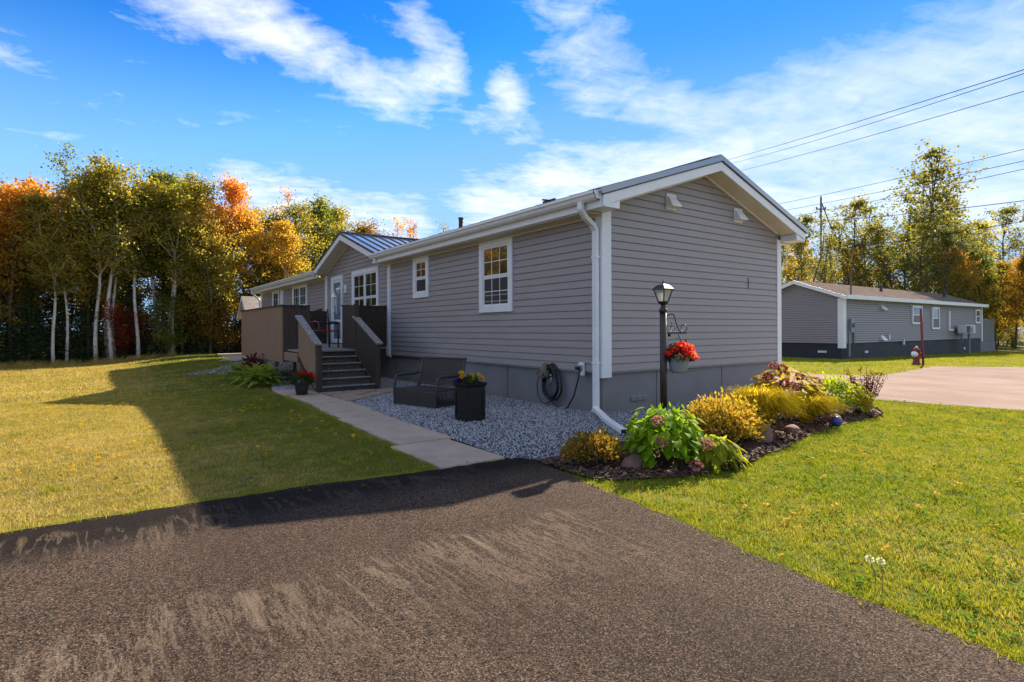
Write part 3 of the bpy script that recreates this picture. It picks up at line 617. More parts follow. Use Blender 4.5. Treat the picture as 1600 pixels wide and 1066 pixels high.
for y0, y1 in ((-.32, 7.85), (12.5, 22.3)):
    MB().box(-.335, -.305, y0, y1, 2.95, 3.17).build('fascia', white, ro, bevel=.004)
    MB().box(-.045, -.015, max(y0, .1), min(y1, 21.9), 2.90, 2.934).build('soffit_trim', soffit_m, ro)
    gp = [(-.34, 3.05), (-.40, 3.05), (-.43, 3.08), (-.445, 3.12), (-.465, 3.135), (-.465, 3.175), (-.455, 3.175), (-.455, 3.145), (-.435, 3.13), (-.42, 3.085), (-.397, 3.062), (-.34, 3.062)]
    gm = MB().prism(gp, 1, y0+.02, y1-.02)
    for yy in (y0+.02, y1-.025): gm.prism([(-.34, 3.05), (-.40, 3.05), (-.43, 3.08), (-.445, 3.12), (-.465, 3.135), (-.465, 3.175), (-.34, 3.175)], 1, yy, yy+.005)
    gm.build('gutter', white, house)
MB().box(5.215, 5.235, -.32, 22.3, 2.95, 3.14).build('fascia', white, ro)
# gable over the entrance
dz_ = lambda x, y: 4.06-.3333*abs(y-10.15)
for s_ in (-1, 1):
    yf = 10.15+s_*2.62
    dm = MB(); dm.add([(-.38, 10.15, 4.06), (-.38, yf, dz_(0, yf)), (-.30, yf, dz_(0, yf)), (2.25, 10.15, 4.065), (-.38, 10.15, 4.01), (-.38, yf, dz_(0, yf)-.05), (-.30, yf, dz_(0, yf)-.05), (2.25, 10.15, 4.0)],
                      [(0, 1, 2, 3) if s_ > 0 else (3, 2, 1, 0), (4, 7, 6, 5) if s_ > 0 else (5, 6, 7, 4), (0, 4, 5, 1), (1, 5, 6, 2), (2, 6, 7, 3)])
    ds = dm.build('entrance_gable_roof', steel, ro)
    for i in range(8):
        x = -.15+i*.30; ymax = 10.15+s_*2.62*(1-(x+.30)/2.55)
        MB().bar((x, 10.15+s_*.05, dz_(0, 10.15+s_*.05)+.014), (x, ymax, dz_(0, ymax)+.014), .032, .026).build('roof_seam', steel_rib, ds)
    def Q_(dy, dz): y = 10.15+s_*dy; return (y, dz_(0, y)+dz)
    MB().prism([Q_(0, .014), Q_(2.64, .014), Q_(2.64, -.04), Q_(0, -.04)], 0, -.415, -.381).build('rake_trim', steel_rib, ds)
    MB().prism([Q_(0, -.042), Q_(2.60, -.042), Q_(2.60, -.20), Q_(0, -.20)], 0, -.395, -.365).build('fascia', white, ds)
    MB().prism([Q_(0, -.185), Q_(2.5, -.185), Q_(2.5, -.20), Q_(0, -.20)], 0, -.364, -.0).build('rake_soffit', soffit_m, ds)
    MB().prism([Q_(0, -.203), Q_(2.4, -.203), Q_(2.4, -.23), Q_(0, -.23)], 0, -.05, -.024).build('soffit_trim', soffit_m, ds)
MB().tube([(-.4, 10.15, 4.075), (2.25, 10.15, 4.08)], .035, 8).build('ridge_cap', steel_rib, ro)
MB().tube([(.8, 5.35, 3.50), (.8, 5.35, 3.83)], .055, 12).tube([(.8, 5.35, 3.82), (.8, 5.35, 3.85)], .065, 12).build('vent_pipe', cable_m, ro)
MB().box(-.08, .06, 1.13, 1.27, 3.30, 3.345).bar((-.14, 1.2, 3.36), (.14, 1.2, 3.37), .035, .02).bar((0, 1.05, 3.365), (0, 1.35, 3.365), .035, .02).build('roof_vent_cap', drip, ro)
# downspout at the near corner
dsp = MB()
def rect_tube(mb, pts, w, h, n=(1, 0, 0)):
    pts = [Vector(p) for p in pts]
    for a, b2 in zip(pts[:-1], pts[1:]): mb.bar(a-(b2-a).normalized()*.012, b2+(b2-a).normalized()*.012, w, h, n)
rect_tube(dsp, [(-.40, .02, 3.06), (-.40, .02, 2.97), (-.30, .04, 2.87), (-.14, .055, 2.78), (-.075, .06, 2.70), (-.075, .06, .12), (-.12, .04, .065)], .095, .065, (-1, 0, .01))
rect_tube(dsp, [(-.10, .05, .10), (-.50, -.60, .045), (-.88, -1.22, .045)], .09, .065, (0, 0, 1))
ds = dsp.build('downspout', white, house, bevel=.008, label='white corner downspout bending out over the gravel')
MB().bar((-.885, -1.235, .045), (-.888, -1.24, .045), .07, .05, (0, 0, 1)).build('downspout_opening', drip, ds)
for z in (.75, 2.3): MB().box(-.112, -.034, .006, .114, z, z+.03).build('strap', white, ds)
ds2 = MB(); rect_tube(ds2, [(-.40, 22.1, 3.06), (-.38, 22.1, 2.95), (-.15, 22.06, 2.72), (-.07, 22.06, 2.6), (-.07, 22.06, .1)], .09, .06, (-1, 0, .01)); ds2.build('downspout', white, house, bevel=.006)
# entrance lantern
ln = MB().box(-.05, -.022, 10.62, 10.80, 2.36, 2.6).build('wall_lantern', white, house, label='white lantern on a square plate beside the door')
MB().tube([(-.05, 10.71, 2.5), (-.20, 10.71, 2.56), (-.24, 10.71, 2.48)], .014, 6).build('arm', white, ln)
MB().lathe([(.02, .18), (.06, .16), (.09, .12), (.05, .11)][::-1], (-.24, 10.71, 2.34), 8).build('hood', white, ln)
MB().lathe([(.035, 0), (.065, .06), (.06, .11)], (-.24, 10.71, 2.34), 8).build('glass', lamp_glass, ln)
wc = thing('wind_chime', 'white wind chime hanging beside the entrance door', 'wind chime', (-.30, 10.95, 2.3))
MB().lathe([(.02, 0), (.1, .02), (.03, .12), (.004, .2)], (-.30, 10.95, 2.22), 10).build('top', white, wc)
for i in range(5):
    a_ = i*1.256; MB().tube([(-.30+.07*math.cos(a_), 10.95+.07*math.sin(a_), 2.22), (-.30+.07*math.cos(a_), 10.95+.07*math.sin(a_), 1.75+.06*i)], .012, 6).build('chime', white, wc)

# ------------------------------------------------------------------ deck and steps
deck = thing('wooden_deck', 'brown wooden entrance deck with solid board fence and six steps', 'deck', (-1.25, 9.5, 0))
FZ = .82
fl_ = MB().box(-2.46, -.03, 7.66, 12.4, FZ-.17, FZ-.045).box(-2.40, -1.24, 6.66, 7.66, FZ-.17, FZ-.045).build('joist_frame', wood_dark, deck)
y = 6.62
while y < 12.3:
    x0, x1 = (-2.47, -1.2) if y < 7.6 else (-2.47, -.03)
    MB().box(x0, x1, y, y+.135, FZ-.04, FZ).build('floor_board', floor_m, deck); y += .142
MB().box(-2.545, -2.50, 6.62, 12.45, FZ-.25, FZ-.06).build('rim_beam', wood_brown, deck, bevel=.006)
for yy, xx in ((6.70, -2.44), (9.0, -2.40), (10.6, -2.40), (12.3, -2.42), (6.70, -2.1), (9.0, -1.1), (12.3, -1.1)):
    MB().box(xx-.045, xx+.045, yy-.045, yy+.045, -.15, FZ-.175).build('post', wood_brown, deck, bevel=.005)
def fence_run(a, b2, z0, z1, w, mt, nrm, jit=.004):
    """vertical boards from a to b (xy)"""
    a = Vector((a[0], a[1], 0)); b2 = Vector((b2[0], b2[1], 0)); L = (b2-a).length; n = max(1, round(L/w)); d_ = (b2-a)/n; nn = Vector((nrm[0], nrm[1], 0))
    for i in range(n):
        p = a+d_*(i+.5)+nn*(random.uniform(0, jit)); ww = d_.length-.008
        MB().bar(p+Vector((0, 0, z0+random.uniform(-.01, .01))), p+Vector((0, 0, z1)), ww, .022, nn).build('fence_board', mt, deck)
fence_run((-2.56, 7.72), (-2.56, 12.48), .52, 1.82, .14, wood_brown, (-1, 0))
MB().box(-2.60, -2.50, 7.68, 12.5, 1.822, 1.85).build('top_rail', wood_dark, deck)
MB().box(-2.535, -2.49, 7.75, 12.4, 1.60, 1.69).build('back_rail', wood_dark, deck)
fence_run((-2.56, 7.70), (-1.98, 7.70), .54, 1.82, .145, wood_dark, (0, -1)); MB().box(-2.60, -1.95, 7.66, 7.76, 1.822, 1.85).build('top_rail', wood_dark, deck)
fence_run((-1.17, 7.66), (-.04, 7.66), .50, 1.84, .14, wood_dark, (0, -1)); MB().box(-1.2, -.04, 7.62, 7.72, 1.842, 1.87).build('top_rail', wood_dark, deck)
MB().box(-1.05, -.6, 7.62, 7.645, 1.74, 1.79).build('ledge', wood_dark, deck)
fence_run((-2.5, 12.44), (-.04, 12.44), .52, 1.84, .14, wood_dark, (0, -1)); MB().box(-2.5, -.04, 12.40, 12.5, 1.842, 1.87).build('top_rail', wood_dark, deck)
MB().box(-2.4, -.1, 12.38, 12.42, 1.1, 1.19).box(-2.4, -.1, 12.38, 12.42, 1.62, 1.71).build('back_rail', wood_dark, deck)
fence_run((-1.2, 6.70), (-1.2, 7.60), .55, 1.84, .15, wood_dark, (-1, 0)); MB().box(-1.25, -1.15, 6.64, 6.74, .05, 1.86).build('post', wood_dark, deck, bevel=.005)
MB().box(-2.05, -1.96, 7.66, 7.76, FZ, 1.82).build('post', wood_dark, deck, bevel=.005)
# steps
rise, run = FZ/6, .262; YS = 5.36
for i in range(6):
    y0 = YS+i*run; z1 = rise*(i+1); z0 = rise*i
    MB().box(-2.40, -1.30, y0+.012, y0+.032, z0-(.02 if i == 0 else 0), z1-.036).build('riser', wood_worn, deck)
    if i < 5:
        tr_ = MB().box(-2.42, -1.29, y0-.02, y0+run+.01, z1-.035, z1).build('tread', tread_m, deck, bevel=.006)
        MB().box(-2.41, -1.30, y0-.0225, y0-.004, z1-.014, z1+.0025).build('tread_edge', nose_m, tr_)
for x in (-2.43, -1.27): MB().prism([(YS, -.02), (YS+.25, -.02), (6.62, FZ-.25), (6.62, FZ-.03), (YS+.08, .13), (YS, .06)], 0, x-.02, x+.02).build('stringer', wood_dark, deck)
zc1 = lambda y: 1.0+(y-5.38)*.425
def stair_side(x, mt, mtcap, lowoff, ztop0):
    n = 9
    for i in range(n):
        y0 = 5.44+i*(6.62-5.44)/n; y1 = y0+(6.62-5.44)/n-.006
        bl = max(.0, .12+(y0-5.44)*.53)-.02
        MB().prism([(y0, bl), (y1, bl+.06), (y1, zc1(y1)-.03), (y0, zc1(y0)-.03)], 0, x-.011, x+.011).build('side_board', mt, deck)
    MB().box(x-.045+(.05 if x < -2 else -.0), x+.045+(.05 if x < -2 else 0), 5.33, 5.43, -.05, zc1(5.38)-.02).build('newel_post', wood_dark, deck, bevel=.006)
    MB().bar((x+.02, 5.30, zc1(5.30)+.0), (x+.02, 6.72, zc1(6.72)), .15, .038).build('hand_rail', mtcap, deck, bevel=.005)
stair_side(-2.50, wood_brown, wood_cap, 0, 0); stair_side(-1.23, wood_dark, wood_cap, 0, 0)
# ------------------------------------------------------------------ leaves and plants helpers
def quads(cs, size, up=0., aspect=.62, seed=0, tri=False):
    """rhombus leaves at centres cs; returns verts, faces"""
    rg = np.random.RandomState(seed); n = len(cs)
    a = rg.normal(size=(n, 3)); a[:, 2] -= up; a /= np.linalg.norm(a, axis=1)[:, None]
    b_ = rg.normal(size=(n, 3)); b_ -= a*(a*b_).sum(1)[:, None]; b_ /= np.linalg.norm(b_, axis=1)[:, None]
    s = (size*rg.uniform(.65, 1.25, n))[:, None]
    v = np.stack([cs-a*s*.5, cs+b_*s*.5*aspect, cs+a*s*.5, cs-b_*s*.5*aspect], 1).reshape(-1, 3)
    f = np.arange(n*4).reshape(-1, 4); return v, f
def quad_mesh(name, cs, size, up=0., aspect=.62, seed=0, mt=None):
    v, f = quads(cs, size, up, aspect, seed); me = bpy.data.meshes.new(name)
    me.vertices.add(len(v)); me.vertices.foreach_set('co', v.astype(np.float32).ravel())
    me.loops.add(f.size); me.loops.foreach_set('vertex_index', f.ravel().astype(np.int32))
    me.polygons.add(len(f)); me.polygons.foreach_set('loop_start', (np.arange(len(f))*4).astype(np.int32)); me.polygons.foreach_set('loop_total', np.full(len(f), 4, np.int32))
    me.update(calc_edges=True); me.validate()
    if mt: me.materials.append(mt)
    return me
def leaf_mesh(name, L, Wd, fold=.25, droop=.3, n=4, mt=None, tipk=1.):
    """a pointed leaf along +Y, folded on its midrib, tip drooping"""
    mb = MB(); rows = []
    for i in range(n+1):
        u = i/n; w = Wd*.5*(math.sin(math.pi*min(1, u**.8))**.8 if 0 < u < 1 else 0.0); y = L*u; z = -droop*L*u*u
        if w == 0: rows.append([len(mb.v)]); mb.v.append((0, y, z))
        else: rows.append([len(mb.v), len(mb.v)+1, len(mb.v)+2]); mb.v += [(-w, y, z+w*fold), (0, y, z), (w, y, z+w*fold)]
    for a, b2 in zip(rows[:-1], rows[1:]):
        if len(a) == 1: mb.f += [(a[0], b2[1], b2[0]), (a[0], b2[2], b2[1])]
        elif len(b2) == 1: mb.f += [(a[0], a[1], b2[0]), (a[1], a[2], b2[0])]
        else: mb.f += [(a[0], a[1], b2[1], b2[0]), (a[1], a[2], b2[2], b2[1])]
    me = mb.mesh(name, smooth=True)
    if mt: me.materials.append(mt)
    return me
def orient(pos, axis, normal, s=1.):
    y = Vector(axis).normalized(); z = Vector(normal); z = (z-y*z.dot(y)); z = z.normalized() if z.length > 1e-5 else y.orthogonal().normalized(); x = y.cross(z)
    M = Matrix(((x.x, y.x, z.x, pos[0]), (x.y, y.y, z.y, pos[1]), (x.z, y.z, z.z, pos[2]), (0, 0, 0, 1))); return M @ Matrix.Diagonal((s, s, s, 1))
def flower_head(name, r, mt, seed=0, n=90, sc=(1, 1, .85), size=.32):
    rg = np.random.RandomState(seed); v = rg.normal(size=(n, 3)); v /= np.linalg.norm(v, axis=1)[:, None]; v *= r*rg.uniform(.82, 1.05, n)[:, None]; v *= np.array(sc)
    return quad_mesh(name, v, r*size*1.6, 0, .9, seed, mt)
def leafy_dome(root, lms, center, rx, ry, rz, n, seed, name='leaf', z_lo=-.15, size=(.8, 1.2), tilt=.55):
    rg = random.Random(seed)
    for i in range(n):
        zz = rg.uniform(z_lo, 1); a = rg.uniform(0, 2*math.pi); rr = math.sqrt(max(0, 1-zz*zz)); k = rg.uniform(.72, 1.04)*(1+.10*math.sin(3*a+seed)+.07*math.sin(5*a+zz*6))
        d = Vector((rr*math.cos(a), rr*math.sin(a), zz)); p = Vector((center[0]+d.x*rx*k, center[1]+d.y*ry*k, center[2]+d.z*rz*k))
        hx_ = Vector((d.x+rg.uniform(-.35, .35), d.y+rg.uniform(-.35, .35), 0)).normalized(); out = hx_+Vector((0, 0, -tilt+rg.uniform(-.25, .35))); nrm = Vector((d.x*.7, d.y*.7, abs(d.z)+.55))+Vector((rg.uniform(-.35, .35), rg.uniform(-.35, .35), 0))
        inst(name, lms[i % len(lms)], root, orient(p, out, nrm, rg.uniform(*size)))
def fill_quads(name, root, center, rx, ry, rz, n, size, mt, seed, flat=0, lo=-.3, shell=.4, kind='stuff', twig=None):
    rg = np.random.RandomState(seed); v = rg.normal(size=(n, 3)); v /= np.linalg.norm(v, axis=1)[:, None]; v[:, 2] = np.abs(v[:, 2])*(1-lo)+lo*rg.uniform(0, 1, n)
    az_ = np.arctan2(v[:, 1], v[:, 0]); lump = 1+.14*np.sin(3*az_+seed)+.10*np.sin(7*az_+v[:, 2]*5)+.08*rg.normal(size=n)
    v *= (rg.uniform(shell, 1, n)**.5*lump)[:, None]; v = v*np.array([rx, ry, rz])+np.array(center)
    o = bpy.data.objects.new(name, quad_mesh(name, v, size, 0, .55, seed, mt)); col.objects.link(o); o.parent = root; o['kind'] = kind; return o
def stems(root, center, rx, ry, h, n, r, mt, seed, name='stems'):
    rg = random.Random(seed); mb = MB()
    for i in range(n):
        a = rg.uniform(0, 6.28); k = rg.uniform(.2, .95); x, y = math.cos(a)*rx*k, math.sin(a)*ry*k; hh = h*rg.uniform(.7, 1)*math.sqrt(max(.1, 1-k*k*.7))
        mb.tube([(x*.15, y*.15, -.02), (x*.6, y*.6, hh*.5), (x, y, hh)], [r, r*.8, r*.4], 4)
    return mb.build(name, mt, root, local=True, kind='stuff')

# ------------------------------------------------------------------ bed plants
HL = [leaf_mesh('hydrangea_leaf', .105, .068, .25, dr, 4, hyd_leaf) for dr in (.1, .3, .5)]
h = thing('hydrangea', 'big round green hydrangea with faded pink heads at the downspout end', 'shrub', (-1.72, -2.52, .02))
leafy_dome(h, HL, (0, 0, .25), .33, .33, .26, 300, 3, z_lo=-.8, size=(.75, 1.2), tilt=.35)
def joined_leaves(root, lms, n, seed, *a, **k):
    tmp = bpy.data.objects.new('t', None); leafy_dome(tmp, lms, *a, n, seed, **k); mb = MB()
    for c_ in [o for o in col.objects if o.parent is tmp]:
        mb.add([c_.matrix_local @ v.co for v in c_.data.vertices], [tuple(p.vertices) for p in c_.data.polygons]); mt = c_.data.materials[0]; bpy.data.objects.remove(c_)
    bpy.data.objects.remove(tmp); return mb.build('leaves', mt, root, True, local=True, kind='stuff')
joined_leaves(h, HL, 330, 13, (0, 0, .24), .29, .29, .23, z_lo=-.8, size=(.75, 1.2), tilt=.3)
fill_quads('inner_foliage', h, (0, 0, .22), .25, .25, .2, 420, .08, hyd_leaf, 5, lo=-.7)
stems(h, (0, 0, 0), .22, .22, .36, 24, .006, bark_dark, 4)
def fhead(root, p, r, mt, seed):
    o = bpy.data.objects.new('flower_head', flower_head('flower_head', r, mt, seed, 110)); col.objects.link(o); o.parent = root; o.location = p
    return o
for i, p in enumerate([(-.26, -.12, .44), (-.30, -.20, .28), (.10, -.36, .24), (-.08, -.38, .08)]): fhead(h, p, .052, petal_pink, i+1)

SLp = [leaf_mesh('hosta_leaf', .17, .055, .25, dr, 5, hosta_leaf) for dr in (.35, .6, .8)]
def hosta(label, loc, R, n, meshes, seed, hh=.26, sc=(.8, 1.25), group=None):
    o = thing('hosta', label, 'plant', loc, group=group); rg = random.Random(seed)
    for i in range(n):
        a = i*2.399+rg.uniform(-.3, .3); k = (i/n)**.6; el_ = R_(78-62*k+rg.uniform(-8, 8)); r0 = R*(.06+.45*k); z0 = hh*(.75-.45*k)+rg.uniform(-.02, .03)
        ax = Vector((math.cos(a)*math.cos(el_), math.sin(a)*math.cos(el_), math.sin(el_))); nr = Vector((-math.cos(a)*.3, -math.sin(a)*.3, 1))
        inst('leaf', meshes[i % len(meshes)], o, orient((math.cos(a)*r0, math.sin(a)*r0, z0), ax, nr, rg.uniform(*sc)))
    return o
h = thing('hosta', 'yellow-green narrow leaved hosta at the front edge of the flower bed', 'plant', (-1.40, -2.80, .02))
leafy_dome(h, [leaf_mesh('hosta_leaf', .14, .042, .25, dr, 5, hosta_leaf) for dr in (.2, .4, .6)], (0, 0, .11), .19, .17, .17, 190, 4, z_lo=-.5, size=(.8, 1.3), tilt=.5)
fill_quads('inner_foliage', h, (0, 0, .09), .15, .14, .13, 260, .05, hosta_leaf, 19, lo=-.5)
o = thing('spirea_shrub', 'low dark green and copper shrub beside the driveway corner', 'shrub', (-2.28, -2.16, .02))
fill_quads('foliage', o, (0, 0, .12), .31, .23, .15, 3000, .034, spirea_dark, 7, lo=-.4); stems(o, (0, 0, 0), .26, .2, .20, 30, .003, bark_dark, 7)
fill_quads('inner_foliage', o, (0, 0, .10), .2, .15, .12, 500, .04, geran_leaf, 8, lo=-.2)
o = thing('spirea_shrub', 'golden peach coloured shrub behind the yellow-green hosta', 'shrub', (-.48, -2.28, .02))
fill_quads('foliage', o, (0, 0, .17), .47, .40, .24, 6200, .04, spirea_leaf, 9, lo=-.5); stems(o, (0, 0, 0), .36, .3, .32, 40, .003, bark_dark, 9)
fill_quads('inner_foliage', o, (0, 0, .16), .3, .26, .18, 700, .045, leaf_brown, 10, lo=-.2)
def ograss(label, loc, R, H, n, seed):
    o = thing('ornamental_grass', label, 'grass', loc); rg = random.Random(seed); mb = MB()
    for i in range(n):
        dr_ = rg.uniform(1.25, 2.15); a = rg.uniform(0, 6.283); L = R*rg.uniform(.35, 1.15); h_ = H*rg.uniform(.6, 1.1); w = rg.uniform(.004, .008); r0 = R*.18*rg.random()
        d = Vector((math.cos(a), math.sin(a), 0)); sd = Vector((-d.y, d.x, 0))*w; pts = []
        for k in range(6):
            u = k/5; pts.append(d*(r0+L*u**1.4)+Vector((0, 0, h_*((dr_+.55)*u-dr_*u*u+.12*u))))
        b0 = len(mb.v)
        for k, p in enumerate(pts):
            ww = 1-.85*(k/5)**2; mb.v += [tuple(p-sd*ww), tuple(p+sd*ww)]
        mb.f += [(b0+2*k, b0+2*k+1, b0+2*k+3, b0+2*k+2) for k in range(5)]
    mb.build('blades', ograss_m, o, local=True, kind='stuff'); return o
ograss('tall mound of golden arching grass in the middle of the flower bed', (.40, -2.20, .02), .45, .58, 2400, 11)
ograss('golden arching grass drooping behind the blue ball', (1.50, -2.20, .02), .40, .40, 1700, 12)
TL = [leaf_mesh('turning_leaf', .13, .075, .2, dr, 4, pinkleaf) for dr in (.1, .35)]
h = thing('hydrangea', 'taller hydrangea with deep rose heads and yellowing leaves', 'shrub', (1.80, -1.80, .02))
leafy_dome(h, TL, (0, 0, .42), .40, .36, .28, 230, 21, z_lo=-.3, size=(.8, 1.2), tilt=.2); stems(h, (0, 0, 0), .34, .3, .6, 26, .006, bark_dark, 5)
for i, p in enumerate([(-.36, 0, .66), (-.30, -.08, .62), (-.44, -.18, .44), (-.34, -.24, .40), (-.22, -.25, .38), (-.52, 0, .52), (.26, -.25, .44), (.16, -.36, .22), (.05, -.42, .18), (.38, -.2, .20), (.12, -.1, .50), (-.1, -.4, .12)]): fhead(h, (p[0], p[1], p[2]+.08), .062, petal_rose if i % 3 else petal_pink, 30+i)
LL = [leaf_mesh('lime_leaf', .085, .045, .25, dr, 4, lime_leaf) for dr in (.2, .5)]
h = thing('lime_shrub', 'bright lime green mounded shrub towards the street end of the bed', 'shrub', (2.66, -2.0, .02))
leafy_dome(h, LL, (0, 0, .24), .48, .40, .28, 300, 23, z_lo=-.5, size=(.8, 1.3), tilt=.3); fill_quads('inner_foliage', h, (0, 0, .2), .4, .34, .26, 900, .06, lime_leaf, 24, lo=-.5)
o = thing('spirea_shrub', 'small rusty yellow shrub between the lime shrub and the purple barberry', 'shrub', (2.92, -2.22, .02))
fill_quads('foliage', o, (0, 0, .12), .22, .2, .2, 1100, .034, spirea_leaf, 25, lo=-.4); stems(o, (0, 0, 0), .18, .18, .26, 20, .003, bark_dark, 9)
o = thing('barberry_bush', 'upright purple leaved barberry at the street end of the bed', 'shrub', (3.28, -2.18, .02)); rg = random.Random(31); mb = MB(); pts = []
for i in range(34):
    a = rg.uniform(0, 6.28); k = rg.uniform(.1, .28); hh = rg.uniform(.35, .66); q = [(0, 0, 0), (k*.6*math.cos(a), k*.6*math.sin(a), hh*.5), (k*math.cos(a), k*math.sin(a), hh)]
    mb.tube(q, [.005, .004, .002], 4)
    for j in range(34):
        u = rg.uniform(.3, 1.); pts.append([k*math.cos(a)*u+rg.gauss(0, .022), k*math.sin(a)*u+rg.gauss(0, .022), hh*u+rg.gauss(0, .015)])
mb.build('stems', bark_dark, o, local=True, kind='stuff'); q = bpy.data.objects.new('foliage', quad_mesh('foliage', np.array(pts), .036, 0, .55, 3, barb_leaf)); col.objects.link(q); q.parent = o; q['kind'] = 'stuff'
tag(MB().ball((1.60, -2.52, .085), .068, 20, 12).build('garden_ball', ball_m, None, True), 'glazed blue ball resting in front of the golden grass', 'garden ball')
def rock(label, loc, s, seed):
    rg = random.Random(seed); mb = MB().ball((0, 0, 0), 1, 12, 8)
    mb.v = [(v[0]*s[0]*(1+.16*math.sin(v[1]*3+seed)+rg.uniform(-.05, .05)), v[1]*s[1]*(1+.14*math.cos(v[2]*4+seed)+rg.uniform(-.05, .05)), v[2]*s[2]*(1+.1*math.sin(v[0]*5))) for v in mb.v]
    me = mb.mesh('rock', smooth=True); me.materials.append(rock_m); o = bpy.data.objects.new('rock', me); col.objects.link(o); o.location = loc; tag(o, label, 'rock', 'rocks edging the flower bed'); return o
rock('flat reddish rock between the copper shrub and the big green hydrangea', (-2.02, -2.42, .05), (.15, .10, .09), 1)
rock('reddish rock between the big hydrangea and the hosta', (-1.42, -2.56, .06), (.13, .09, .09), 2)
rock('upright red rock leaning under the golden grass mound', (-.10, -2.52, .09), (.13, .10, .13), 3)
rock('small red rock at the bed edge left of the blue ball', (.70, -2.42, .05), (.10, .08, .07), 4)
rock('small rock at the bed edge below the lime shrub', (1.98, -2.32, .05), (.11, .08, .07), 5)
rock('low rock near the barberry at the street end', (3.0, -2.42, .04), (.10, .07, .05), 6)
# ------------------------------------------------------------------ lamp post, sign, hanging basket
lp = thing('lamp_post', 'bronze garden lamp post with frosted lantern rising from the flower bed', 'lamp post', (-.65, -1.63, 0)); lx, ly = -.65, -1.63
MB().lathe([(.07, 0), (.07, .03), (.045, .05)], (lx, ly, 0), 12).build('base', brown_met, lp)
MB().tube([(lx, ly, .03), (lx, ly, 1.47)], .040, 14).tube([(lx, ly, 1.45), (lx, ly, 1.50)], .046, 14).build('post', brown_met, lp, True)
MB().lathe([(.03, 1.49), (.028, 1.54), (.05, 1.555), (.062, 1.575)], (lx, ly, 0), 12).build('socket', black_met, lp)
zb, zt = 1.575, 1.715
fr = MB()
for i in range(4):
    a_ = math.pi/4+i*math.pi/2; fr.bar((lx+.055*math.cos(a_), ly+.055*math.sin(a_), zb), (lx+.105*math.cos(a_), ly+.105*math.sin(a_), zt), .012, .012)
lf = fr.lathe([(.045, zb-.005), (.045, zb+.008)], (lx, ly, 0), 4).build('lantern_frame', black_met, lp)
MB().lathe([(.034, zb+.008), (.070, zt-.002)], (lx, ly, 0), 4).build('lantern_glass', lamp_glass, lp)
MB().lathe([(.092, zt), (.088, zt+.012), (.055, zt+.052), (.028, zt+.066), (.006, zt+.072)], (lx, ly, 0), 4).build('lantern_roof', black_met, lp)
MB().tube([(lx, ly, zt+.07), (lx, ly, zt+.10), (lx, ly, zt+.12)], [.01, .006, .003], 8).build('finial', black_met, lp)
# bracket sign towards +x
br = thing('number_sign', 'black scrolled bracket sign reading 73 on the lamp post', 'sign', (lx+.04, ly, 1.2))
ux, uy = .81, -.587
def sp(u, z, d=0): return (lx+ux*u+uy*d*-1, ly+uy*u+ux*d, z)
MB().bar(sp(.04, 1.215), sp(.27, 1.215), .02, .016).build('shelf_bar', black_met, br)
def arc(cu, cz, r0, r1, a0, a1, n=16): return [sp(cu+(r0+(r1-r0)*i/n)*math.cos(R_(a0+(a1-a0)*i/n)), cz+(r0+(r1-r0)*i/n)*math.sin(R_(a0+(a1-a0)*i/n))) for i in range(n+1)]
MB().tube(arc(.10, 1.385, .06, .045, 170, 60)+[sp(.135, 1.38), sp(.155, 1.31), sp(.18, 1.25), sp(.205, 1.225)], .006, 6).build('scroll', black_met, br)
MB().tube(arc(.235, 1.275, .045, .030, -120, 200), .005, 6).build('scroll', black_met, br)
MB().tube(arc(.075, 1.33, .03, .02, -60, 60), .005, 6).build('scroll', black_met, br)
MB().tube([sp(.17, 1.205), sp(.185, 1.16), sp(.205, 1.125)], .005, 6).tube([sp(.205, 1.125), sp(.205, 1.10), sp(.19, 1.11)], .004, 6).build('hook', black_met, br)
MB().box(-.012, .012, -.012, .012, -.03, 0).xf(Matrix.Translation(sp(.07, 1.205))).build('bracket_foot', black_met, br)
n_ = Vector((-uy*-1, ux*-1, 0)); nrm = Vector((-.587, -.81, 0))
pc = Vector(sp(.10, 1.265)); tile = MB(); tile.bar(pc-Vector((ux, uy, 0))*.046, pc+Vector((ux, uy, 0))*.046, .012, .088); tl = tile.build('number_tile', black_met, br)
for i, chx in enumerate('73'):
    c0 = pc+Vector((ux, uy, 0))*(-.023+.046*i)+nrm*.008
    tt = MB(); tt.bar(c0-Vector((ux, uy, 0))*.0195, c0+Vector((ux, uy, 0))*.0195, .005, .076); tt.build('digit_plate', number_m, br)
    cu = bpy.data.curves.new('digit', 'FONT'); cu.body = chx; cu.size = .082; cu.extrude = .001; cu.offset = .0014; cu.align_x = 'CENTER'; cu.align_y = 'CENTER'
    to = bpy.data.objects.new('digit_tmp', cu); me = bpy.data.meshes.new_from_object(to); bpy.data.objects.remove(to); me.name = 'digit'; me.materials.append(drip)
    X_ = Vector((ux, uy, 0)); Z_ = nrm; Y_ = Vector((0, 0, 1)); M4 = Matrix.Identity(4)
    pp = c0+nrm*.0045-br.location
    for r in range(3): M4[r][0] = X_[r]; M4[r][1] = Y_[r]; M4[r][2] = Z_[r]; M4[r][3] = pp[r]
    inst('digit', me, br, M4)
bx_, by_ = -.50, -1.73
bk = thing('hanging_basket', 'grey hanging pot of red and orange begonias by the lamp post', 'flower pot', (bx_, by_, .76))
MB().lathe([(.078, 0), (.095, .02), (.112, .10), (.118, .165), (.124, .17), (.124, .185), (.112, .185), (.108, .15)], (bx_, by_, .755), 20).build('pot', pot_grey, bk, True)
for i in range(3):
    a_ = i*2.094+.3; MB().tube([(bx_+.115*math.cos(a_), by_+.115*math.sin(a_), .935), sp(.2, 1.12)], .0018, 4).build('hanger_wire', black_met, bk)
fill_quads('foliage', bk, (0, 0, .17), .17, .17, .12, 500, .05, geran_leaf, 41, lo=-.5)
rg = random.Random(5)
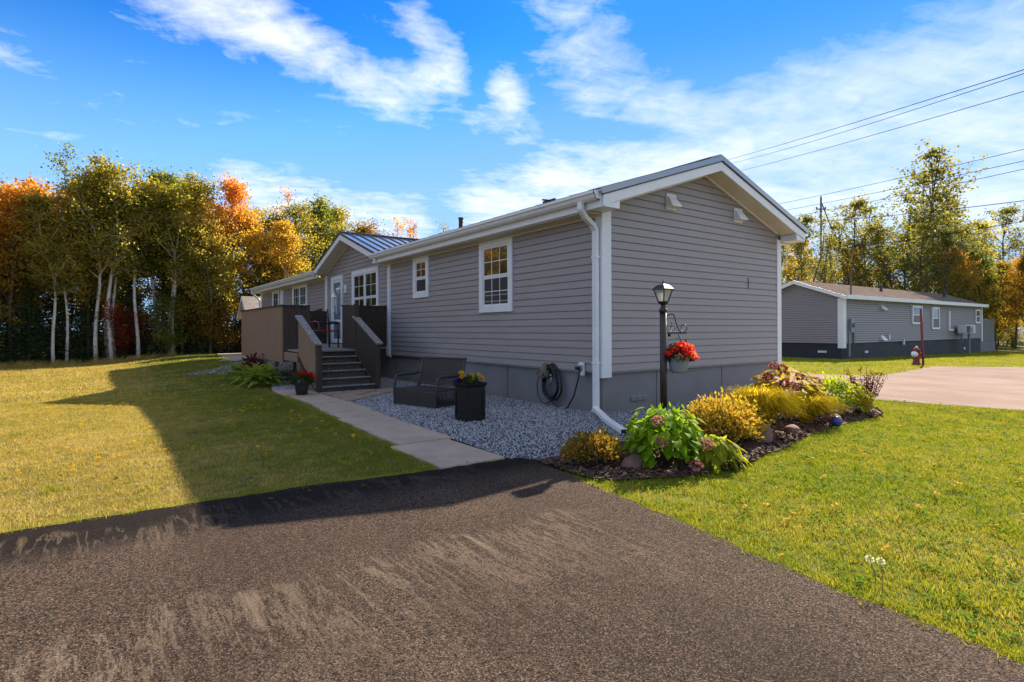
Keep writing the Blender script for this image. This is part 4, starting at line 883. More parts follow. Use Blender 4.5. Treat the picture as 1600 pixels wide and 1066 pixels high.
for i in range(40):
    a_ = rg.uniform(0, 6.28); zz = rg.uniform(-.15, 1); rr = math.sqrt(1-zz*zz)*rg.uniform(.8, 1.1) if zz > 0 else 1; o = bpy.data.objects.new('bloom', flower_head('bloom', rg.uniform(.028, .045), petal_red if rg.random() < .75 else petal_orange, 50+i, 20, size=.6)); col.objects.link(o); o.parent = bk
    o.location = (.185*rr*math.cos(a_), .185*rr*math.sin(a_), .20+.13*zz)

# ------------------------------------------------------------------ wicker bench
bn = thing('wicker_bench', 'dark wicker two seat bench standing on the gravel by the wall', 'bench', (-1.96, 2.94, 0), math.atan2(-.98, .30))
# local frame: x along the bench front (1.03 m), y towards the wall
MBd = .66; Lb = 1.03
def lb(x, y, z): return (x, y, z)
def bbuild(mb, n, mt=wicker, sm=False, **k): return mb.build(n, mt, bn, sm, local=True, **k)
for x in (0.02, Lb-.02):
    bbuild(MB().tube([(x, .02, -.01), (x, .0, .28), (x, .015, .44), (x, .05, .50), (x, .2, .505), (x, .42, .50), (x, .56, .52)], .022, 8), 'arm_frame', wicker, True)
    bbuild(MB().tube([(x, .60, -.01), (x, .56, .28), (x, .67, .78)], .022, 8), 'back_leg', wicker, True)
for x in (0.02, Lb/2, Lb-.02): bbuild(MB().tube([(x, .52, .26), (x, .665, .74)], .013, 6), 'back_stile', wicker)
bbuild(MB().tube([(0, .67, .775), (Lb, .67, .775)], .022, 8), 'top_bar'); bbuild(MB().tube([(0, .56, .33), (Lb, .56, .33)], .012, 6), 'lower_bar')
for x0, x1 in ((.045, Lb/2-.02), (Lb/2+.02, Lb-.045)):
    for i in range(20):
        u = i/19; z = .35+u*.405; y = .565+u*.10; bbuild(MB().bar((x0, y, z), (x1, y, z), .012, .0185), 'back_weave')
bbuild(MB().box(.02, Lb-.02, 0, .56, .265, .285), 'seat')
for i in range(14): bbuild(MB().box(.03, Lb-.03, .01+i*.04, .036+i*.04, .286, .293), 'seat_strand')
apron = MB()
for i in range(34): apron.box(.03+i*.0295, .049+i*.0295, -.004, .004, .05, .262)
for i in range(8): apron.box(.02, Lb-.02, -.009, -.005, .055+i*.027, .073+i*.027)
for s_ in (0.02, Lb-.02):
    for i in range(17): apron.box(s_-.004, s_+.004, .03+i*.031, .042+i*.031, .05, .262)
    for i in range(8): apron.box(s_+.005, s_+.009, .02, .56, .055+i*.027, .066+i*.027)
bbuild(apron, 'woven_apron', kind='stuff')
bbuild(MB().bar((.02, 0, .05), (Lb-.02, 0, .05), .014, .014).bar((.02, .58, .05), (Lb-.02, .58, .05), .014, .014).bar((.02, 0, .05), (.02, .58, .05), .014, .014).bar((Lb-.02, 0, .05), (Lb-.02, .58, .05), .014, .014), 'bottom_frame')
# planter
pt = thing('planter', 'tall tapered black planter box of yellow and violet flowers beside the bench', 'planter', (-1.80, .76, 0), 0.)
pt_c = (-1.80, .76)
MB().lathe([(.150, -.02), (.150, .05), (.143, .055), (.150, .46), (.15, .48)], (pt_c[0], pt_c[1], 0), 4).build('body', resin, pt, bevel=.006)
MB().lathe([(.153, .48), (.168, .51), (.172, .535), (.160, .535), (.15, .50)], (pt_c[0], pt_c[1], 0), 4).build('rim', resin, pt)
for a_ in range(4):
    Mx = Matrix.Translation((pt_c[0], pt_c[1], 0)) @ Matrix.Rotation(a_*math.pi/2, 4, 'Z')
    fr = MB().box(-.15, -.115, -.156, -.144, .05, .46).box(.115, .15, -.156, -.144, .05, .46).box(-.115, .115, -.156, -.144, .42, .46).box(-.115, .115, -.154, -.142, .05, .09); fr.xf(Mx).build('panel_frame', resin, pt)
MB().lathe([(.15, .49), (.15, .50)], (pt_c[0], pt_c[1], 0), 4).build('soil', mulch_m, pt)
fill_quads('foliage', pt, (0, 0, .54), .12, .12, .09, 260, .045, geran_leaf, 61, lo=-.2)
for i, (dx, dy, dz, mt, r) in enumerate([(-.08, .1, .66, petal_yel, .035), (-.10, .05, .62, petal_yel, .03), (.0, -.02, .63, petal_yel, .032), (.03, -.05, .60, petal_yel, .03), (.02, -.04, .56, petal_yel, .028), (.10, -.08, .64, petal_yel, .03), (.13, -.10, .60, petal_yel, .03), (.16, -.08, .575, petal_yel, .026), (-.05, .12, .57, petal_vio, .045), (-.11, .09, .55, petal_vio, .045), (-.05, .05, .54, petal_vio, .04), (-.13, .14, .54, petal_vio, .04)]):
    o = bpy.data.objects.new('bloom', flower_head('bloom', r, mt, 80+i, 40, size=.5)); col.objects.link(o); o.parent = pt; o.location = (dx, dy, dz)
    if mt is petal_yel: MB().tube([(dx*.6, dy*.6, .50), (dx, dy, dz)], .003, 4).build('stem', geran_leaf, pt, local=True)
# coiled cord on the wall
cc_ = thing('coiled_power_cord', 'thick black power cord coiled on the wall and plugged into the outlet', 'cord', (-.06, 1.14, .4))
rg = random.Random(9)
for i in range(8):
    rz_ = .30-.012*i+rg.uniform(-.01, .01); ry_ = .22-.012*i; cy = 1.10+rg.uniform(-.02, .02); cz = .42-rg.uniform(0, .03); xo = -.03-.016*(i % 5)
    MB().tube([(xo+rg.uniform(-.004, .004), cy+ry_*math.cos(k*.3307)*(1-.25*math.sin(k*.3307)), cz+rz_*math.sin(k*.3307)) for k in range(20)], .011, 7).build('coil', cable_m, cc_, True)
MB().tube([(-.09, 1.36, .52), (-.10, 1.41, .36), (-.10, 1.39, .18), (-.09, 1.3, .07), (-.08, 1.2, .05), (-.08, 1.10, .10), (-.08, 1.05, .16)], .009, 7).build('loose_loop', cable_m, cc_, True)
MB().tube([(-.07, 1.12, .13), (-.08, 1.0, .07), (-.09, .88, .015), (-.09, .76, -.0), (-.09, .66, .06), (-.08, .53, .25), (-.08, .43, .52), (-.085, .40, .64)], .012, 8).build('lead', cable_m, cc_, True)
MB().tube([(-.085, .40, .63), (-.085, .40, .66)], .018, 8).tube([(-.085, .41, .675), (-.14, .43, .68)], .026, 10).build('plug', cable_m, cc_, True)
bg_ = thing('hose_hanger', 'khaki hanging pouch holding the coiled cord on the wall', 'hanger', (-.1, 1.22, .6))
MB().lathe([(.05, .0), (.10, .03), (.105, .08), (.07, .18), (.03, .25)], (-.07, 1.24, .46), 14).build('pouch', khaki, bg_, True)
MB().tube([(-.16+.0*k, 1.24+.11*math.cos(k*.4488), .53+.055*math.sin(k*.4488)) for k in range(15)], .010, 6).build('rim', khaki, bg_, True)
MB().ball((-.15, 1.24, .53), .075, 12, 6, (.25, 1, .55)).build('opening', drip, bg_, True)
MB().tube([(-.13, 1.09, .38), (-.14, 1.02, .42), (-.13, 1.0, .50)], .013, 6).ball((-.13, 1.02, .53), .018).build('nozzle', grey_met, cc_, True)
# ------------------------------------------------------------------ chair, pots, hostas by the deck
chair = thing('deck_chair', 'red and black metal armchair standing on the deck by the door', 'chair', (-1.42, 8.35, FZ), R_(10))
for x in (-.26, .26):
    for y in (-.24, .22): MB().tube([(x, y, 0), (x*.98, y, .42 if y > 0 else .62)], .02, 8).build('leg', black_met, chair, True, local=True)
    MB().tube([(x, -.26, .62), (x, -.05, .65), (x, .24, .63)], .022, 8).build('armrest', red_plastic if x < 0 else black_plastic, chair, True, local=True)
    MB().tube([(x, .22, .4), (x, .32, .98)], .02, 8).build('back_post', red_plastic if x < 0 else black_plastic, chair, True, local=True)
MB().box(-.25, .25, -.25, .24, .40, .44).build('seat', red_plastic, chair, local=True, bevel=.01)
MB().bar((0, .27, .50), (0, .33, .96), .46, .02, (1, 0, 0)).build('backrest', black_plastic, chair, local=True); MB().bar((-.25, -.25, .60), (.25, -.25, .60), .03, .03).build('front_bar', black_plastic, chair, local=True)
gp = thing('geranium_pot', 'dark pot of crimson geraniums on the walk beside the steps', 'flower pot', (-2.84, 5.18, .035))
MB().lathe([(.10, 0), (.13, .16), (.14, .19), (.15, .195), (.15, .215), (.13, .215)], (0, 0, 0), 18).build('pot', pot_dark, gp, True, local=True)
fill_quads('foliage', gp, (0, 0, .25), .25, .25, .14, 700, .05, geran_leaf, 71, lo=-.6)
rg = random.Random(15)
for i in range(13):
    a_ = rg.uniform(0, 6.28); r_ = rg.uniform(.05, .26); o = bpy.data.objects.new('bloom', flower_head('bloom', .042, petal_crim, 90+i, 30, size=.5)); col.objects.link(o); o.parent = gp; o.location = (r_*math.cos(a_), r_*math.sin(a_), .42-r_*.25)
HS = [leaf_mesh('hosta_leaf', .36, .11, .2, dr, 5, shade_hosta) for dr in (.35, .6, .8)]
hosta('large green hosta in the lawn edge under the deck corner', (-2.98, 7.7, -.0), .42, 80, HS, 14, .34)
hosta('green hosta left of the larger one along the deck', (-3.0, 8.9, -.02), .40, 62, HS, 15, .32)
hosta('farthest green hosta clump along the deck', (-3.05, 10.1, -.03), .36, 50, HS, 16, .30)
o = thing('coral_bells', 'dark red leaved plant growing between the hostas and the deck', 'plant', (-2.82, 9.5, -.02)); fill_quads('foliage', o, (0, 0, .25), .34, .3, .3, 420, .09, darkred_leaf, 73, lo=-.5)
# ------------------------------------------------------------------ shed
sh = thing('garden_shed', 'small tan shed with pale shingled roof at the far end of the home', 'shed', (1.4, 24.9, 0))
sy0, sy1, sx0, sx1 = 24.0, 26.0, -.05, 2.9; sr = 2.97; se = 2.05
MB().box(sx0, sx1, sy0, sy1, -.1, se).prism([(sy0, se), (sy1, se), (25.0, sr-.08)], 0, sx0, sx1).build('wall', shed_m, sh)
for s_ in (-1, 1):
    MB().prism([(25, sr), (25+s_*1.25, se-.12), (25+s_*1.25, se-.18), (25, sr-.07)], 0, sx0-.25, sx1+.25).build('roof', shingle_shed, sh)
    MB().prism([(25, sr-.02), (25+s_*1.22, se-.13), (25+s_*1.22, se-.27), (25, sr-.18)], 0, sx0-.28, sx0-.25).build('fascia', white, sh)
    MB().prism([(25, sr-.071), (25+s_*1.2, se-.17), (25+s_*1.2, se-.185), (25, sr-.09)], 0, sx0-.24, sx0).build('soffit', soffit_m, sh)
    yy = sy0 if s_ < 0 else sy1; MB().box(sx0-.02, sx0+.08, yy-.02 if s_ < 0 else yy-.1, yy+.1 if s_ < 0 else yy+.02, -.1, se).build('corner_trim', white, sh)
tag(MB().bar((-1.9, 19.4, -.02), (-.9, 20.6, .16), .8, .04).bar((-1.75, 19.6, -.05), (-.95, 20.55, .08), .06, .1).build('plank_ramp', tread_l), 'weathered plank ramp lying on the gravel beyond the deck', 'ramp')

# ------------------------------------------------------------------ neighbour's home
NX, NY, NL, NW = 26.0, 8.05, 23.3, 4.9
zb0 = .43; zt0 = 2.90
nb = thing('mobile_home', 'grey mobile home across the street with navy skirting and brown shingle roof', 'house', (NX+NL/2, NY+2.4, -.5))
MB().box(NX+.05, NX+NL-.05, NY+.05, NY+NW-.05, -1.0, zb0).build('skirting', skirt_nb, nb)
yc = NY+NW/2; rk = 3.92
nw = MB().box(NX, NX+NL, NY, NY+NW, zb0, zt0).prism([(NY, zt0), (NY+NW, zt0), (yc, rk-.15)], 0, NX, NX+NL).build('wall', siding_nb, nb)
for k in range(int((zt0-zb0)/.127)):
    z0 = zb0+k*.127; siding_board(nw, (0, NY, 0), (1, 0, 0), (0, -1, 0), NX+.02, NX+NL-.02, NX+.02, NX+NL-.02, z0, z0+.127, siding_nb, .035, 2.6)
for k in range(26):
    z0 = zb0+k*.127; z1 = z0+.127
    if z1 > rk-.2: break
    def lm(z): h_ = min(NW/2-.02, max(.05, (rk-.15-z)/.36)); return yc-h_, yc+h_
    a, b2 = lm(z0), lm(z1); siding_board(nw, (NX, 0, 0), (0, 1, 0), (-1, 0, 0), a[0], a[1], b2[0], b2[1], z0, z1, siding_nb, .035, 2.6)
rn = MB(); rz_f = lambda x, y: rk+.05-.36*abs(y-yc)
rn.slab([(NX-.3, NY-.35), (NX+NL+.3, NY-.35), (NX+NL+.3, yc), (NX-.3, yc)], rz_f, .05); rn.slab([(NX-.3, yc), (NX+NL+.3, yc), (NX+NL+.3, NY+NW+.35), (NX-.3, NY+NW+.35)], rz_f, .05)
rn = rn.build('roof', shingle_nb, nb)
MB().box(NX-.3, NX+NL+.3, NY-.39, NY-.352, 2.80, 3.02).build('gutter', white, nb); MB().box(NX, NX+NL, NY-.35, NY+.0, 2.80, 2.815).build('soffit', white, nb)
for s_ in (-1, 1):
    MB().prism([(yc, rk+.04), (yc+s_*2.8, rk+.04-.36*2.8), (yc+s_*2.8, rk-.16-.36*2.8), (yc, rk-.16)], 0, NX-.335, NX-.302).build('fascia', white, nb)
    MB().prism([(yc, rk-.10), (yc+s_*2.7, rk-.10-.36*2.7), (yc+s_*2.7, rk-.12-.36*2.7), (yc, rk-.12)], 0, NX-.30, NX).build('soffit', white, nb)
MB().prism([(NX-.08, NY-.08), (NX+.28, NY-.08), (NX+.28, NY), (NX, NY), (NX, NY+.2), (NX-.08, NY+.2)], 2, .17, 2.85).build('corner_trim', white, nb)
MB().box(NX+NL-.2, NX+NL+.03, NY-.08, NY, .17, 2.85).build('corner_trim', white, nb)
def nwin(x0, x1, z0, z1, lab):
    w = MB().box(x0, x1, NY-.12, NY-.02, z0, z0+.12).box(x0, x1, NY-.12, NY-.02, z1-.12, z1).box(x0, x0+.12, NY-.12, NY-.02, z0+.12, z1-.12).box(x1-.12, x1, NY-.12, NY-.02, z0+.12, z1-.12).build('window', white, nb, label=lab)
    zm = (z0+z1)/2; MB().box(x0+.12, x1-.12, NY-.11, NY-.02, zm-.03, zm+.03).build('sash', white, w)
    MB().box(x0+.12, x1-.12, NY-.09, NY-.02, zm+.03, z1-.12).build('pane', pane_far, w); MB().box(x0+.12, x1-.12, NY-.09, NY-.02, z0+.12, zm-.03).build('pane', screen_m, w)
nwin(35.3, 36.95, 1.47, 2.65, 'window behind the red post'); nwin(38.69, 40.0, 1.14, 2.62, 'tall window left of the white line cover'); nwin(47.6, 48.65, 1.56, 2.62, 'small window near the right end')
for x, z, s_ in ((30.8, 2.40, .3), (30.75, .62, .32)): MB().add([(x, NY-.03, z+s_*.6), (x+.3, NY-.03, z+s_*.6), (x+.5, NY-.25, z-s_*.3), (x-.05, NY-.25, z-s_*.3), (x-.05, NY-.03, z-s_*.3), (x+.5, NY-.03, z-s_*.3)], [(0, 1, 2, 3), (0, 3, 4), (1, 5, 2), (3, 2, 5, 4)]).build('hooded_vent', white, nb)
MB().box(31.8, 31.95, NY-.1, NY-.02, .55, .82).build('vent_pipe', white, nb); MB().box(28.8, 29.15, NY+.0, NY+.045, -.16, -.04).build('skirting_vent', white, nb); MB().box(45.3, 45.6, NY, NY+.045, -.36, -.22).build('skirting_vent', white, nb)
MB().box(34.0, 34.1, NY-.1, NY-.0, .2, .55).build('tap', white, nb)
for i in range(4): MB().box(NX+.0, NX+.045, 8.88+i*.12, 8.97+i*.12, -.1, .01).build('skirting_vent', white, nb)
MB().box(26.65, 27.0, NY-.2, NY-.03, 1.0, 1.75).build('meter_box', grey_met, nb, bevel=.02); MB().tube([(26.82, NY-.3, 1.4), (26.82, NY-.2, 1.4)], .12, 12).build('meter', green_met, nb)
MB().tube([(26.65, NY-.07, -.3), (26.65, NY-.07, 1.1)], .06, 8).build('conduit', grey_met, nb)
MB().box(27.1, 27.25, NY-.12, NY-.03, .45, 1.6).build('cable_box', green_met, nb)
MB().tube([(26.55, NY-.2, 2.9), (26.55, NY-.2, 4.3)], .045, 8).tube([(26.55, NY-.2, 4.28), (26.55, NY-.3, 4.38), (26.55, NY-.38, 4.28)], .06, 8).build('service_mast', pole_m, nb)
MB().box(41.85, 42.05, NY-.12, NY-.02, 1.02, 2.40).box(42.05, 42.7, NY-.12, NY-.02, 1.02, 1.16).build('line_cover', white, nb)
hp = MB().box(43.0, 45.0, NY-.75, NY-.25, .82, 1.42).build('heat_pump', foil, nb, bevel=.03, label='white heat pump on a bracket')
MB().tube([(44.3, NY-.79, 1.12), (44.3, NY-.75, 1.12)], .24, 16).build('fan_grille', grey_met, hp); MB().box(43.05, 43.9, NY-.76, NY-.751, .87, 1.37).build('coil_panel', dryer, hp)
MB().box(44.2, 44.45, NY-.6, NY-.5, -.62, .82).build('stand_leg', fence_grey, nb); MB().box(43.1, 43.16, NY-.5, NY-.4, .25, .82).build('stand_leg', fence_grey, nb)
for x, y, z in ((31.0, 9.6, 3.9), (41.5, 9.3, 3.9)): MB().tube([(x+4, y, 3.55), (x+4, y, z+.1)], .09, 8).build('vent_pipe', drip, nb)
# grey board fence at its right
nf = thing('board_fence', 'tall grey board fence at the right end of the neighbouring home', 'fence', (51.5, 8.3, -.7))
for i in range(24): MB().box(49.4+i*.18, 49.565+i*.18, 8.3+random.uniform(-.01, .01), 8.325, .12, 1.95+random.uniform(-.01, .01)).build('fence_board', fence_grey, nf)
for i in range(16): MB().box(49.4+i*.27, 49.65+i*.27, 8.26, 8.285, -.72, .1).build('fence_board', fence_grey, nf)
for x in (49.45, 51.5, 53.6): MB().box(x-.06, x+.06, 8.33, 8.45, -.8, 2.0).build('post', fence_grey, nf)
# hydrant and marker post
hx, hy, hz = 22.6, 3.55, zgf(22.6, 3.55)
hd = thing('fire_hydrant', 'red fire hydrant with a white cap on the grass across the street', 'hydrant', (hx, hy, hz))
MB().lathe([(.20, 0), (.20, .05), (.15, .07), (.14, .14), (.125, .16), (.125, .50), (.16, .52), (.16, .56), (.14, .58)], (hx, hy, hz), 16).build('barrel', red_paint, hd, True)
MB().lathe([(.15, .58), (.14, .66), (.10, .72), (.04, .76)], (hx, hy, hz), 16).build('bonnet', red_paint, hd, True)
MB().lathe([(.035, .755), (.035, .81)], (hx, hy, hz), 6).build('operating_nut', white, hd)
a_ = Vector((-.97, .1, 0)); c0 = Vector((hx, hy, hz+.47)); MB().tube([c0+a_*.1, c0+a_*.19, c0+a_*.27, c0+a_*.33], [.13, .13, .09, .03], 14).build('pumper_cap', white, hd, True)
a_ = Vector((.81, -.58, 0)); MB().tube([c0+a_*.1, c0+a_*.2, c0+a_*.22], [.06, .06, .04], 10).build('side_cap', red_paint, hd, True); MB().tube([c0-a_*.1, c0-a_*.2, c0-a_*.22], [.06, .06, .04], 10).build('side_cap', red_paint, hd, True)
mp = MB().bar((22.55, 3.28, hz-.05), (22.48, 3.34, hz+2.42), .09, .05); tag(mp.build('marker_post', red_paint), 'tall thin dark red marker post beside the fire hydrant', 'post')
# dandelion clocks at the driveway edge
for (x, y, sg, lab) in ((-2.89, -4.70, -1, 'taller white dandelion clock at the edge of the driveway'), (-2.86, -4.72, 1, 'shorter dandelion clock just right of the taller one')):
    t_ = thing('dandelion', lab, 'plant', (x, y, 0), group='dandelion clocks at the driveway edge'); hh = .165 if sg < 0 else .15; ox = -.035 if sg < 0 else -.012
    MB().tube([(0, 0, 0), (ox*.5, ox*.2, hh*.5), (ox, -ox*.3, hh)], .0018, 5).build('stem', wood_brown, t_, local=True)
    o = bpy.data.objects.new('seed_head', flower_head('seed_head', .018, fluff, 7, 120, (1, 1, 1), .16)); col.objects.link(o); o.parent = t_; o.location = (ox, -ox*.3, hh)
# ------------------------------------------------------------------ utility pole and wires
def dirp(px, py, dep): return P0+(F+RR*((px-800)/877)-UU*((py-514.1)/877))*dep
pb = dirp(1283, 360, 44); pz = zgf(pb.x, pb.y)
up = thing('utility_pole', 'weathered utility pole standing among the poplars behind the neighbouring home', 'utility pole', (pb.x, pb.y, pz))
top = dirp(1283, 309, 44).z
MB().tube([(pb.x, pb.y, pz), (pb.x, pb.y, top)], [.10, .07], 10).build('pole', pole_m, up, True)
MB().bar((pb.x, pb.y, top-.3), (pb.x+2.2, pb.y-.3, top-3.6), .06, .06).build('guy_wire', wire_m, up)
MB().bar((pb.x-.3, pb.y+.23, top-.9), (pb.x+.3, pb.y-.23, top-.9), .09, .09).build('crossarm', pole_m, up)
for k in (-.26, 0, .26): MB().lathe([(.05, 0), (.07, .06), (.03, .14)], (pb.x+k, pb.y-k*.78, top-.85 if k else top), 8).build('insulator', grey_met, up)
def wire(label, pts, r=.012, sag=0.):
    a, b2 = [dirp(*q) for q in pts]; n = 14; q = []
    for i in range(n+1):
        u = i/n; p = a.lerp(b2, u); p.z -= sag*4*u*(1-u); q.append(p)
    tag(MB().tube(q, r, 5).build('power_line', wire_m), label, 'power line', 'overhead power lines')
wire('topmost overhead wire rising to the upper right corner above the gable', [(1090, 262, 60), (1660, 90, 16)], .014, .15)
wire('wire running close under the topmost one above the gable', [(1090, 266, 60), (1660, 95, 16)], .012, .35)
wire('lower wire of the trio leaving the gable peak', [(1090, 282, 60), (1660, 125, 16)], .012, .2)
wire('highest wire from the utility pole across the poplar tops', [(1200, 322, 50), (1660, 219, 24)], .014, .1)
wire('middle wire from the utility pole across the poplars', [(1215, 331, 50), (1660, 238, 24)], .014, .1)
wire('wire just below the middle one through the poplars', [(1215, 343, 50), (1660, 251, 24)], .014, .1)
wire('thick wire crossing the poplars at mid height', [(1225, 349, 50), (1660, 306, 28)], .02, .2)
wire('lowest wire sagging through the trees behind the neighbouring roof', [(1210, 397, 50), (1660, 335, 30)], .016, .3)

# ------------------------------------------------------------------ trees
def tree_proto(seed, H, r0, z0f, cr, nl, nleaf, ls, stems_=1, updir=(25, 60), sig=.28, prof=None, sub=3, lean=.3, drop=0.):
    rg = random.Random(seed); mb = MB(); anchors = []
    prof = prof or (lambda u: math.sin(math.pi*min(1, .18+u*.80))**.7)
    for s_ in range(stems_):
        ax, ay = (rg.uniform(-lean, lean) for _ in range(2)); bx2, by2 = ((rg.uniform(-.25, .25), rg.uniform(-.25, .25)) if stems_ > 1 else (0, 0)); ph = rg.uniform(0, 6)
        def tp(u): return Vector((bx2+ax*u*H*.18+.16*math.sin(u*7+ph)*(u+.15)*2, by2+ay*u*H*.18+.16*math.cos(u*6+ph)*(u+.15)*2, H*u))
        hs_ = 1 if s_ == 0 else rg.uniform(.78, .95)
        pts = [tp(u*hs_) for u in np.linspace(0, .97, 10)]; pts[0].z = -.3
        mb.tube(pts, [r0*(1-.86*i/9) for i in range(10)], 7)
        for i in range(nl//stems_):
            u = rg.uniform(z0f, .97)*hs_; base = tp(u); v = (u/hs_-z0f)/(1-z0f); a = rg.uniform(0, 6.283)
            L = cr*prof(v)*rg.uniform(.55, 1.12); e = R_(rg.uniform(*updir)+v*12); d = Vector((math.cos(a)*math.cos(e), math.sin(a)*math.cos(e), math.sin(e)))
            p1 = base+d*L*.5; p2 = base+d*L+Vector((0, 0, -drop*L+rg.uniform(-.1, .15)*L)); rr = r0*.34*(1-v*.6)
            mb.tube([base, p1, p2], [rr, rr*.6, rr*.2], 4, False); anchors += [(p1, .8), (p2, 1.), (base.lerp(p2, .75), 1.)]
            for k in range(sub):
                q0 = base.lerp(p2, rg.uniform(.35, .95)); dd = Vector((rg.gauss(0, 1), rg.gauss(0, 1), rg.gauss(.3, .6))).normalized(); q1 = q0+dd*L*rg.uniform(.22, .5)
                mb.tube([q0, q1], [rr*.35, rr*.12], 3, False); anchors += [(q1, 1.), (q0.lerp(q1, .6), .9)]
    A = np.array([list(p) for p, w in anchors]); rn_ = np.random.RandomState(seed); idx = rn_.randint(0, len(A), nleaf)
    spread = sig*rn_.uniform(.5, 1.5, len(A))[idx][:, None]
    cs = A[idx]+rn_.normal(size=(nleaf, 3))*spread*np.array([1, 1, .75])
    return mb, cs, ls
def reg(name, seed, *a, **k):
    mb, cs, ls = tree_proto(seed, *a, **k); wm = mb.mesh(name+'_wood', smooth=True); lm_ = quad_mesh(name+'_leaves', cs, ls, 0, .7, seed); return wm, lm_
PB = [reg('birch', 100+i, 10, .10, .42, 2.0, 46, 9000, .14, stems_=(1, 2, 2, 1)[i], updir=(25, 60), sig=.26) for i in range(4)]
PM = [reg('maple', 200+i, 10, .13, .22, 2.6, 56, 10500, .15, updir=(15, 55), sig=.27) for i in range(4)]
PP = [reg('poplar', 300+i, 14, .15, .28, 3.3, 44, 2900, .22, updir=(28, 62), sig=.24, sub=4, lean=.8) for i in range(5)]
PS = [reg('sparse', 350+i, 10, .08, .35, 1.5, 20, 900, .13, updir=(30, 65), sig=.22, sub=2, lean=.5) for i in range(3)]
PU = [reg('bush', 400+i, 3, .035, .12, 1.1, 30, 3200, .09, stems_=3, updir=(20, 65), sig=.22, sub=3) for i in range(3)]
def spruce_proto(seed, H=7):
    rg = random.Random(seed); mb = MB(); mb.tube([(0, 0, -.3), (0, 0, H*.5), (0, 0, H*.98)], [.09, .05, .01], 7); pts = []
    nlv = 26
    for i in range(nlv):
        u = .04+.94*i/nlv; z = H*u; L = 1.5*(1-u)**.85+.08; nb_ = 8
        for k in range(nb_):
            a = k*6.283/nb_+i*.7+rg.uniform(-.2, .2); l_ = L*rg.uniform(.75, 1.1); q = Vector((math.cos(a)*l_, math.sin(a)*l_, z-.18*l_)); mb.tube([(0, 0, z), q], [.012, .004], 3, False)
            for j in range(int(6+22*l_)): t_ = rg.uniform(.1, 1.); pts.append([q.x*t_+rg.gauss(0, .06+.05*l_), q.y*t_+rg.gauss(0, .06+.05*l_), z-.18*l_*t_+rg.gauss(0, .05)])
    return mb.mesh('spruce_wood', smooth=True), quad_mesh('spruce_needles', np.array(pts), .17, .6, .35, seed)
PC = [spruce_proto(500), spruce_proto(501)]
for w_, l_ in PB: w_.materials.append(bark_birch); l_.materials.append(leaf_birch)
for w_, l_ in PM: w_.materials.append(bark_grey); l_.materials.append(leaf_gold)
for w_, l_ in PP+PS: w_.materials.append(bark_grey); l_.materials.append(leaf_poplar)
for w_, l_ in PU: w_.materials.append(bark_dark); l_.materials.append(leaf_brown)
for w_, l_ in PC: w_.materials.append(bark_dark); l_.materials.append(needle)
def tree(kind, proto, x, y, H, H0, label, leafm=None, barkm=None, group=None, rz=None, wide=1.):
    nm, cat = {'b': ('birch_tree', 'birch'), 'm': ('maple_tree', 'tree'), 'p': ('poplar_tree', 'poplar'), 's': ('spruce_tree', 'spruce'), 'u': ('bush', 'bush'), 'd': ('deciduous_tree', 'tree')}[kind]
    o = thing(nm, label, cat, (x, y, zgf(x, y)), random.uniform(0, 6.28) if rz is None else rz, group); k = H/H0; o.scale = (k*wide, k*wide, k)
    for n_, me, mt in (('trunk', proto[0], barkm), ('crown', proto[1], leafm)):
        c_ = bpy.data.objects.new(n_, me); col.objects.link(c_); c_.parent = o
        if mt is not None: c_.material_slots[0].link = 'OBJECT'; c_.material_slots[0].material = mt
    return o
def atpx(px, Yp):
    d = F+RR*((px-800)/877); tt = (Yp-P0.y)/d.y; return P0.x+d.x*tt, tt
def topH(px, py, Yp):
    x, dep = atpx(px, Yp); return x, max(1., P0.z+(512.5-py)/877*dep-zgf(x, Yp))
# front row at the lawn's far edge (Y about 28)
front = [(85, 300, 28.0, 'b', 0, None, 'white birch pair standing leftmost at the lawn edge'), (104, 330, 28.4, 'b', 3, None, 'slim white birch just right of the leftmost birch pair'),
         (163, 235, 28.2, 'b', 1, None, 'tallest birch with a sparse green top above the wood edge'), (176, 255, 28.6, 'b', 2, leaf_birch, 'white birch close beside the tallest birch'),
         (216, 262, 28.3, 'b', 3, None, 'birch with a crooked white trunk right of the dark red maple'), (238, 258, 29.5, 'b', 0, leaf_green, 'green-gold birch behind the crooked white trunk'),
         (296, 262, 29.0, 'b', 1, leaf_birch, 'broad olive birch at the right of the birch group'), (268, 280, 28.2, 'b', 2, leaf_birch, 'leafy birch between the crooked trunk and the broad olive birch'),
         (20, 285, 29.2, 'm', 0, leaf_orange, 'orange maple at the far left of the wood edge'), (58, 272, 30.0, 'm', 1, leaf_orange, 'orange-topped maple behind the leftmost birches'), (128, 285, 29.6, 'm', 2, leaf_gold, 'golden maple between the two birch pairs'),
         (-30, 270, 29.4, 'm', 3, leaf_gold, 'gold maple cut off by the left edge of the view'), (348, 276, 29.0, 'm', 0, leaf_orange, 'red and orange maple standing highest left of the shed'),
         (330, 330, 28.0, 'm', 1, leaf_birch, 'yellow-green tree in front of the red-orange maple'), (378, 320, 29.6, 'm', 2, leaf_gold, 'bright golden tree above the shed'),
         (425, 318, 30.5, 'm', 3, leaf_birch, 'olive-gold tree behind the far eaves'), (470, 310, 30.5, 'm', 1, leaf_birch, 'round topped tree rising left of the entrance gable'), (505, 305, 31.5, 'm', 2, leaf_green, 'dark green tree right of the round topped one'),
         (545, 318, 32, 'm', 0, leaf_birch, 'tree crown directly behind the entrance gable peak'), (578, 338, 32, 'b', 2, leaf_brown, 'brownish thin crown right of the entrance gable peak'), (445, 345, 29, 'b', 0, leaf_gold, 'low golden tree behind the far eaves')]
